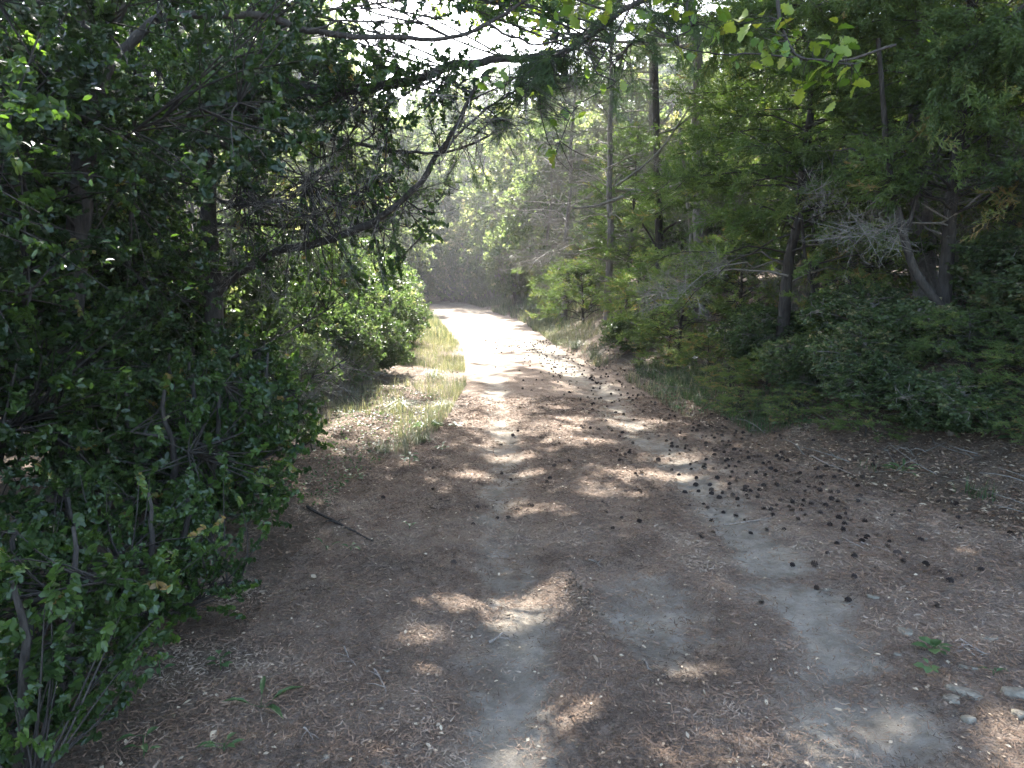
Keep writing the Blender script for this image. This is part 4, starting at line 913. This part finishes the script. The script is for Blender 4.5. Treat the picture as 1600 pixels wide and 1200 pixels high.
for (u, v, su, sv, n) in CL:
    for k in range(n):
        uu, vv = u + rng.normal() * su, v + rng.normal() * sv
        if vv < 560 or uu > 1595 or vv > 960: continue
        p = gp(uu, vv)
        if p[0] > edgeR(p[1]) + .9 or any(abs(p[0] - a) + abs(p[1] - b) < .045 for a, b in cp_pts): continue
        cp_pts.append((p[0], p[1])); e = edgeR(p[1])
        if nc >= 298: continue
        lab = 'dark open pine cone in the thick litter along the outer path edge' if p[0] > e - 1.0 else 'dark pine cone lying scattered on the inner part of the path'
        gname = 'pine cones strewn along the outer path edge' if p[0] > e - 1.0 else 'pine cones scattered on the inner part of the path'
        s_ = rng.uniform(.021, .036)
        o = link('pine_cone', cones[nc % 3], None, (p[0], p[1], p[2] + s_ * .36), label=lab, category='pine cone', group=gname)
        o.rotation_euler = (rng.uniform(1.0, 2.0), rng.normal() * .4, rng.uniform(0, 6.28)); o.scale = (s_, s_ * rng.uniform(.75, 1), s_ * rng.uniform(.8, 1.25)); o.location.z -= s_ * rng.uniform(0, .3); nc += 1

n = 620; y = rng.uniform(5.2, 17, n); x = edgeR(y) - .1 + rng.normal(size=n) * .45 - .5 * (rng.random(n) < .5); k = (x < edgeR(y) + .5) & (x > edgeL(y)); x, y = x[k], y[k]
cg = cone_mesh(); V = np.concatenate(cg.V); Fc = np.concatenate(cg.Fc); gq = Geo()
place(gq, (V[:130], Fc[(Fc < 130).all(1)], np.zeros(130)), np.stack([x, y, height(x, y) + .008], 1), basis(rng.normal(size=(len(x), 3)) * [1, 1, .4]), rng.uniform(.02, .034, len(x)), .5)
link('small_cones', gq.mesh('small_cones', M_cone), kind='stuff', label='small dark cones sprinkled over the path further on', category='pine cones')

# ------------------------------------------------------------------ stones
def stone(label, u, v, w_, d_, h_, rz=0, mat=None):
    p = gp(u, v) - np.array([0, 0, .004]); k = 8; h_ *= .6; w_ *= .85; d_ *= .85; a = np.arange(k) * 2 * np.pi / k + rng.uniform(-.25, .25, k); rr = rng.uniform(.68, 1.2, k); g = Geo()
    ring = lambda s, z: np.stack([np.cos(a) * rr * s * w_ / 2, np.sin(a) * rr * s * d_ / 2, np.full(k, z) + rng.normal(size=k) * h_ * .08], 1)
    V = np.concatenate([ring(1, -h_ * .3), ring(1.02, h_ * .35), ring(.86, h_ * .62), [(0, 0, h_ * .64)]]); Fc = []
    for r_ in range(2):
        for i in range(k): j = (i + 1) % k; Fc += [(r_ * k + i, r_ * k + j, r_ * k + k + j), (r_ * k + i, r_ * k + k + j, r_ * k + k + i)]
    Fc += [(2 * k + i, 2 * k + (i + 1) % k, 3 * k) for i in range(k)]; g.add(V, Fc, .5)
    o = link('stone', g.mesh('stone', mat or M_stone), None, tuple(p), label=label, category='stone'); o.rotation_euler = (rng.normal() * .08, rng.normal() * .08, rz)
for s_ in [('flat pale stone lying alone at the outer rut edge', 1292, 921, .085, .05, .02, .1), ('pale leaf-shaped stone, larger of the pair above the leafy weed', 1413, 990, .085, .07, .02, -.5), ('thin pale stone touching the larger stone above the leafy weed', 1410, 976, .08, .03, .015, 0),
  ('small flat stone just before the leafy weed', 1406, 1022, .08, .03, .015, 0), ('white pointed stone in the sun at the bare dirt edge', 1512, 1126, .06, .05, .045, .3), ('long grey slab half buried behind the white pointed stone', 1505, 1083, .15, .09, .04, -.7),
  ('grey block of stone beside the half buried slab', 1487, 1095, .08, .08, .03, .2), ('grey stone slab with a mossy edge at the frame edge', 1590, 1090, .14, .09, .06, 0), ('pale stone in the sun next to the mossy slab', 1592, 1118, .08, .06, .04, 0),
  ('flat pale stone behind the leafy weed towards the bank', 1513, 1044, .09, .035, .018, -.3), ('dull grey stone lying in the litter above the stone pair', 1367, 932, .10, .06, .02, .3), ('rounded grey stone in the cone litter by the bank', 1442, 843, .09, .06, .03, 0),
  ('small tan stone on the litter near the short grey stick', 605, 1052, .035, .028, .02, 0), ('flat white stone on the shaded litter between the verge and the rut', 662, 1090, .03, .02, .012, 0), ('pale triangular stone at the bottom edge beside the rut', 602, 1195, .04, .035, .02, 0),
  ('tan round stone near the bottom edge among the litter', 510, 1188, .04, .035, .022, 0), ('flat pale stone in the wheel pit', 1010, 976, .05, .025, .015, .3), ('white pebble in the litter beyond the wheel pit', 1128, 1072, .03, .02, .015, 0),
  ('grey stone on the litter near the mossy slab', 1545, 1000, .09, .04, .02, 0), ('pale stone at the far edge of the cone litter', 1385, 705, .06, .04, .025, 0)]: stone(*s_)

# ------------------------------------------------------------------ sticks
def stick(label, pts, r, mat=M_stick, side=2, name='stick'):
    P = [gp(u, v) + np.array([0, 0, r * 1.1 + .003]) for u, v in pts]; b = P[0]; P = spline(P, 12, r * .3); g = Geo(); tube(g, P - b, np.linspace(r, r * .45, 12), 6, .5, .25)
    for k in range(side):
        i = rng.integers(3, 10); d = norm(np.append(rng.normal(size=2), .25)); tube(g, np.array([P[i] - b, P[i] - b + d * .04, P[i] - b + d * .08 + (0, 0, -.01)]), [r * .5, r * .35, r * .15], 4)
    o = link(name, g.mesh(name, mat, True), None, tuple(b), label=label, category='stick')
for s_ in [('long dark stick lying at the edge of the box shrubs', [(480, 795), (530, 822), (583, 850)], .011, M_barkd), ('thin pale stick lying level across the outer rut', [(1130, 824), (1165, 818), (1205, 811)], .006), ('slanting grey stick at the foot of the bank', [(1265, 716), (1295, 728), (1330, 743)], .008),
  ('short thick stick piece in the rut', [(763, 1008), (775, 1002), (786, 995)], .008, M_stick, 0), ('thin forked twig beside the short stick piece', [(782, 1001), (795, 1004), (808, 1007)], .003), ('grey wood splinter between the wheel pit and the litter', [(1005, 1036), (1012, 1045), (1018, 1053)], .006, M_dead, 0),
  ('curved thin twig in the litter past the middle', [(911, 858), (912, 845), (923, 838)], .003), ('dark twig pointing at the flat white stone', [(585, 1050), (597, 1070), (603, 1090)], .005), ('pale bent twig on the litter near the tan stone', [(538, 1015), (545, 1032), (556, 1043)], .004),
  ('broken twig in the needle litter above the pit', [(920, 877), (930, 882), (938, 888)], .005, M_dead), ('thin stick with bark near the stone pair', [(1500, 1005), (1525, 1018), (1545, 1030)], .005), ('second thin stick beside the frame edge stones', [(1502, 1012), (1520, 1025), (1532, 1032)], .004),
  ('long thin twig across the cone litter', [(1345, 850), (1380, 862), (1420, 880)], .004), ('thin twig in the cone litter by the bank', [(1315, 842), (1335, 852), (1352, 860)], .004), ('grey stick at the top of the shaded bank', [(1480, 610), (1500, 600), (1520, 590)], .01, M_dead),
  ('bleached stick on the sunlit verge', [(600, 655), (630, 640), (650, 628)], .008, M_dead), ('pale stick leaning among the verge plants', [(560, 690), (590, 672), (612, 660)], .007, M_dead), ('short dark stick near the bottom edge of the litter', [(475, 1140), (482, 1150), (490, 1165)], .004),
  ('brown fallen stick behind the verge grass', [(690, 600), (700, 604), (712, 612)], .006)]: stick(*s_)
# dark clod of soil between the ruts
g = Geo(); p = gp(910, 935); n = 110; t_ = rng.normal(size=n) * .16; q = np.stack([rng.normal(size=n) * .035 * np.exp(-(t_ / .2) ** 2) + t_ * -.12 + .02 * np.sin(t_ * 30), t_, np.abs(rng.normal(size=n)) * .008], 1); place(g, o6, q, basis(rng.normal(size=(n, 3))), rng.uniform(.002, .009, n) + .006 * rng.random(n) ** 4, rng.random(n))
M_soil = bark_mat('dark soil', (.07, .05, .035), (.16, .12, .085), 60, .5)
link('soil_clods', g.mesh('soil_clods', M_soil), None, tuple(p), kind='stuff', label='dark crumbly clods of soil thrown up between the ruts', category='soil')

# ------------------------------------------------------------------ fallen leaves, one by one
gfl = []
for tn in (.3, .6, .9):
    g = Geo(); v_, f_ = ell_leaf(1, .6, .12, .15); g.add(v_, f_, tn); gfl.append(g.mesh('fallen_leaf', M_dry))
def fleaf(label, u, v, s_, k=2, grp=None):
    p = gp(u, v); o = link('fallen_leaf', gfl[k], None, (p[0], p[1], p[2] + .008), label=label, category='leaf'); o.scale = (s_,) * 3; o.rotation_euler = (rng.normal() * .3, rng.normal() * .3, rng.uniform(0, 6.28))
    if grp: o['group'] = grp
for a in [('pale fallen leaf near the small weed at the shrub edge', 495, 905, .04, 2), ('cream fallen leaf below the box shrub tips', 285, 1105, .035, 2), ('tan fallen leaf beside the rut near the bottom', 718, 1108, .035, 1), ('greyish curled leaf on the litter near the low weed', 330, 1165, .05, 2),
          ('yellow fallen leaf above the small weed', 605, 848, .03, 2), ('pale leaf on the bank foot beside the slanting stick', 1435, 790, .05, 2), ('dry leaf in the middle of the litter ridge', 935, 1040, .04, 1), ('rust coloured leaf among cones near the bank', 1555, 905, .04, 0)]: fleaf(*a)
for k in range(70):
    u, v = rng.uniform(420, 1580), rng.uniform(640, 1180)
    fleaf('small dry leaf lying somewhere on the litter of the path', u, v, rng.uniform(.018, .034), int(rng.integers(0, 3)), 'small dry leaves scattered over the litter')

# ------------------------------------------------------------------ leafy weeds
wl = []
for W_ in (.42, .85, .22):
    g = Geo(); v_, f_ = ell_leaf(1, W_, .1, -.22); g.add(v_, f_, .45); wl.append(g.mesh('leaf', M_wee))
def weed(label, u, v, n, L, kind=0, h=.03, name='weed', rise=.3, q=None):
    p = gp(u, v) if q is None else np.array(gz(*q)); t = thing(name, label, 'plant', tuple(p)); g = Geo()
    tube(g, [(0, 0, -.01), (0, .003, h * .5), (.004, 0, h)], [.0025, .002, .0015], 4)
    for k in range(n):
        a = k * 2.4 + rng.random(); zz = h * (.3 + .7 * k / max(1, n - 1)); d = np.array([math.cos(a), math.sin(a), rise + rng.normal() * .15]); e = np.array([0, 0, zz]) + norm(d) * L * .35
        tube(g, [(0, 0, zz), e * .6 + np.array([0, 0, zz * .4]), e], [.0014, .0012, .001], 3)
        o = link('leaf', wl[kind], t); M = basis_flat(norm(d)[None], .2)[0]; s_ = L * rng.uniform(.7, 1.15)
        o.matrix_local = Matrix.LocRotScale(Vector(e), Matrix(M.tolist()).to_quaternion(), Vector((s_, s_, s_)))
    link('stem', g.mesh('stem', M_wee, True), t); return t
for a in [('broad-leaved weed growing between the stones at the outer path edge', 1458, 1022, 9, .055, 1), ('small round-leaved weed just below the broad-leaved weed', 1452, 1052, 5, .04, 1), ('single upright green seedling in the sunlit litter', 1552, 1055, 3, .045, 0, .03),
          ('weed with three long blade-like leaves at the litter edge', 408, 1112, 4, .12, 2, .01), ('weed with narrow leaves at the lower shrub edge', 350, 1180, 5, .06, 0), ('small weed with two pale leaves on the litter by the long dark stick', 548, 862, 4, .055, 0), ('weed with a long leaf beside the long dark stick', 510, 862, 3, .08, 2),
          ('grey-green weed near the top of the inner rut', 640, 828, 3, .06, 0), ('pale bright-leaved weed standing in a sun fleck at the shrub foot', 250, 1060, 7, .045, 0, .08), ('pale sprig of leaves in a sun fleck at the bottom of the shrubs', 225, 1185, 5, .05, 0, .08), ('weed with round leaves at the bottom of the box shrub', 345, 1050, 7, .04, 1, .06),
          ('tuft of narrow leaves on the verge beside the path', 668, 672, 12, .14, 2, .04), ('low leafy weed at the verge corner', 690, 705, 9, .07, 0), ('bushy weed at the near end of the verge', 640, 730, 14, .07, 0, .1), ('small weed at the tip of the verge next to the rut', 712, 668, 8, .06, 1), ('yellow-green two-leaved weed beside the verge', 558, 752, 4, .08, 0),
          ('leafy weed at the foot of the bank by the cones', 1200, 668, 12, .09, 0, .08), ('broad dark weed on the mossy bank', 1130, 585, 10, .11, 1, .08), ('second broad dark weed further along the mossy bank', 1165, 605, 9, .10, 1, .06), ('small weed with light leaf edges at the bank foot', 1140, 648, 7, .07, 1), ('lone weed with two flat leaves on the bare bank', 1340, 615, 4, .12, 0, .12), ('low weed in the dark litter of the bank foot', 1255, 665, 8, .08, 1),
          ('weed with pale leaf halfway up the bank', 1195, 615, 4, .09, 1, .07), ('grassy weed in the cone litter corner', 1410, 740, 12, .12, 2, .03), ('thin leafy weed below the bare bank', 1330, 670, 7, .07, 0), ('dark weed near the frame edge at the bank foot', 1590, 690, 8, .09, 1), ('bright weed at the first bend of the bank edge', 1050, 628, 10, .09, 0, .06)]: weed(*a)
# grass tussocks
def tussock(n, h, r_, tint):
    g = Geo(); a = rng.uniform(0, 6.28, n); rr = r_ * rng.random(n) ** .7; P = np.stack([np.cos(a) * rr, np.sin(a) * rr, np.full(n, -.02)], 1)
    blades(g, P, rng.uniform(.3, 1, n) * h, .005, np.clip(tint + rng.normal(size=n) * .16, 0, 1), 2.2); return g
tm = tussock(220, .36, .1, .25).mesh('grass_tuft', M_gra); tm2 = tussock(150, .24, .1, .6).mesh('grass_tuft', M_gra)
for k, (u, v, s_, m, lab) in enumerate([(1235, 640, 1.15, 0, 'tall soft dark green grass tuft on the shaded bank'), (1190, 650, .7, 0, 'small green grass tuft beside the tall one on the bank'), (1290, 610, .8, 0, 'dark grass tuft above the lone two-leaved weed'), (1000, 575, .8, 0, 'grass tuft at the start of the cone litter'),
     (900, 545, 1.0, 0, 'grass tuft bulging over the outer path edge'), (930, 560, .9, 0, 'second grass tuft along the outer path edge'), (660, 690, .8, 1, 'pale dry grass tuft on the verge'), (620, 640, 1.1, 1, 'straw-coloured grass tuft behind the verge plants'), (690, 640, .9, 1, 'dry grass tuft leaning to the path'),
     (680, 590, 1.2, 1, 'wispy grass tuft along the inner path edge'), (600, 705, .8, 1, 'thin grass tuft at the shaded verge corner'), (1075, 600, .7, 0, 'grass tuft below the white flower'), (1420, 640, .9, 0, 'grass tuft in the shade under the leaning stem')]):
    p = gp(u, v); o = link('grass_tuft', (tm, tm2)[m], None, tuple(p), label=lab, category='grass tuft', group='grass tufts at the path edges'); o.scale = (s_,) * 3; o.rotation_euler = (0, 0, k * 1.3)
# small white flower on the bank
p = gp(1085, 572); t = thing('white_flower', 'single small white flower on a leafy stem on the mossy bank', 'flower', tuple(p)); g = Geo(); tube(g, [(0, 0, 0), (.01, 0, .06), (0, 0, .1)], [.002, .002, .0015], 4); link('stem', g.mesh('stem', M_wee, True), t)
g = Geo(); v_, f_ = ell_leaf(.055, .04, .2, .1); g.add(v_, f_, .5); pm = g.mesh('petal', M_white)
for k in range(4):
    o = link('petal', pm, t, (0, 0, .1)); o.rotation_euler = (.9 - .5 * (k % 2), 0, k * 1.57)
print('cones', nc, 'trees', len(pts))
print('tris', sum(len(m.polygons) for m in bpy.data.meshes), {m.name: len(m.polygons) for m in bpy.data.meshes if len(m.polygons) > 60000})
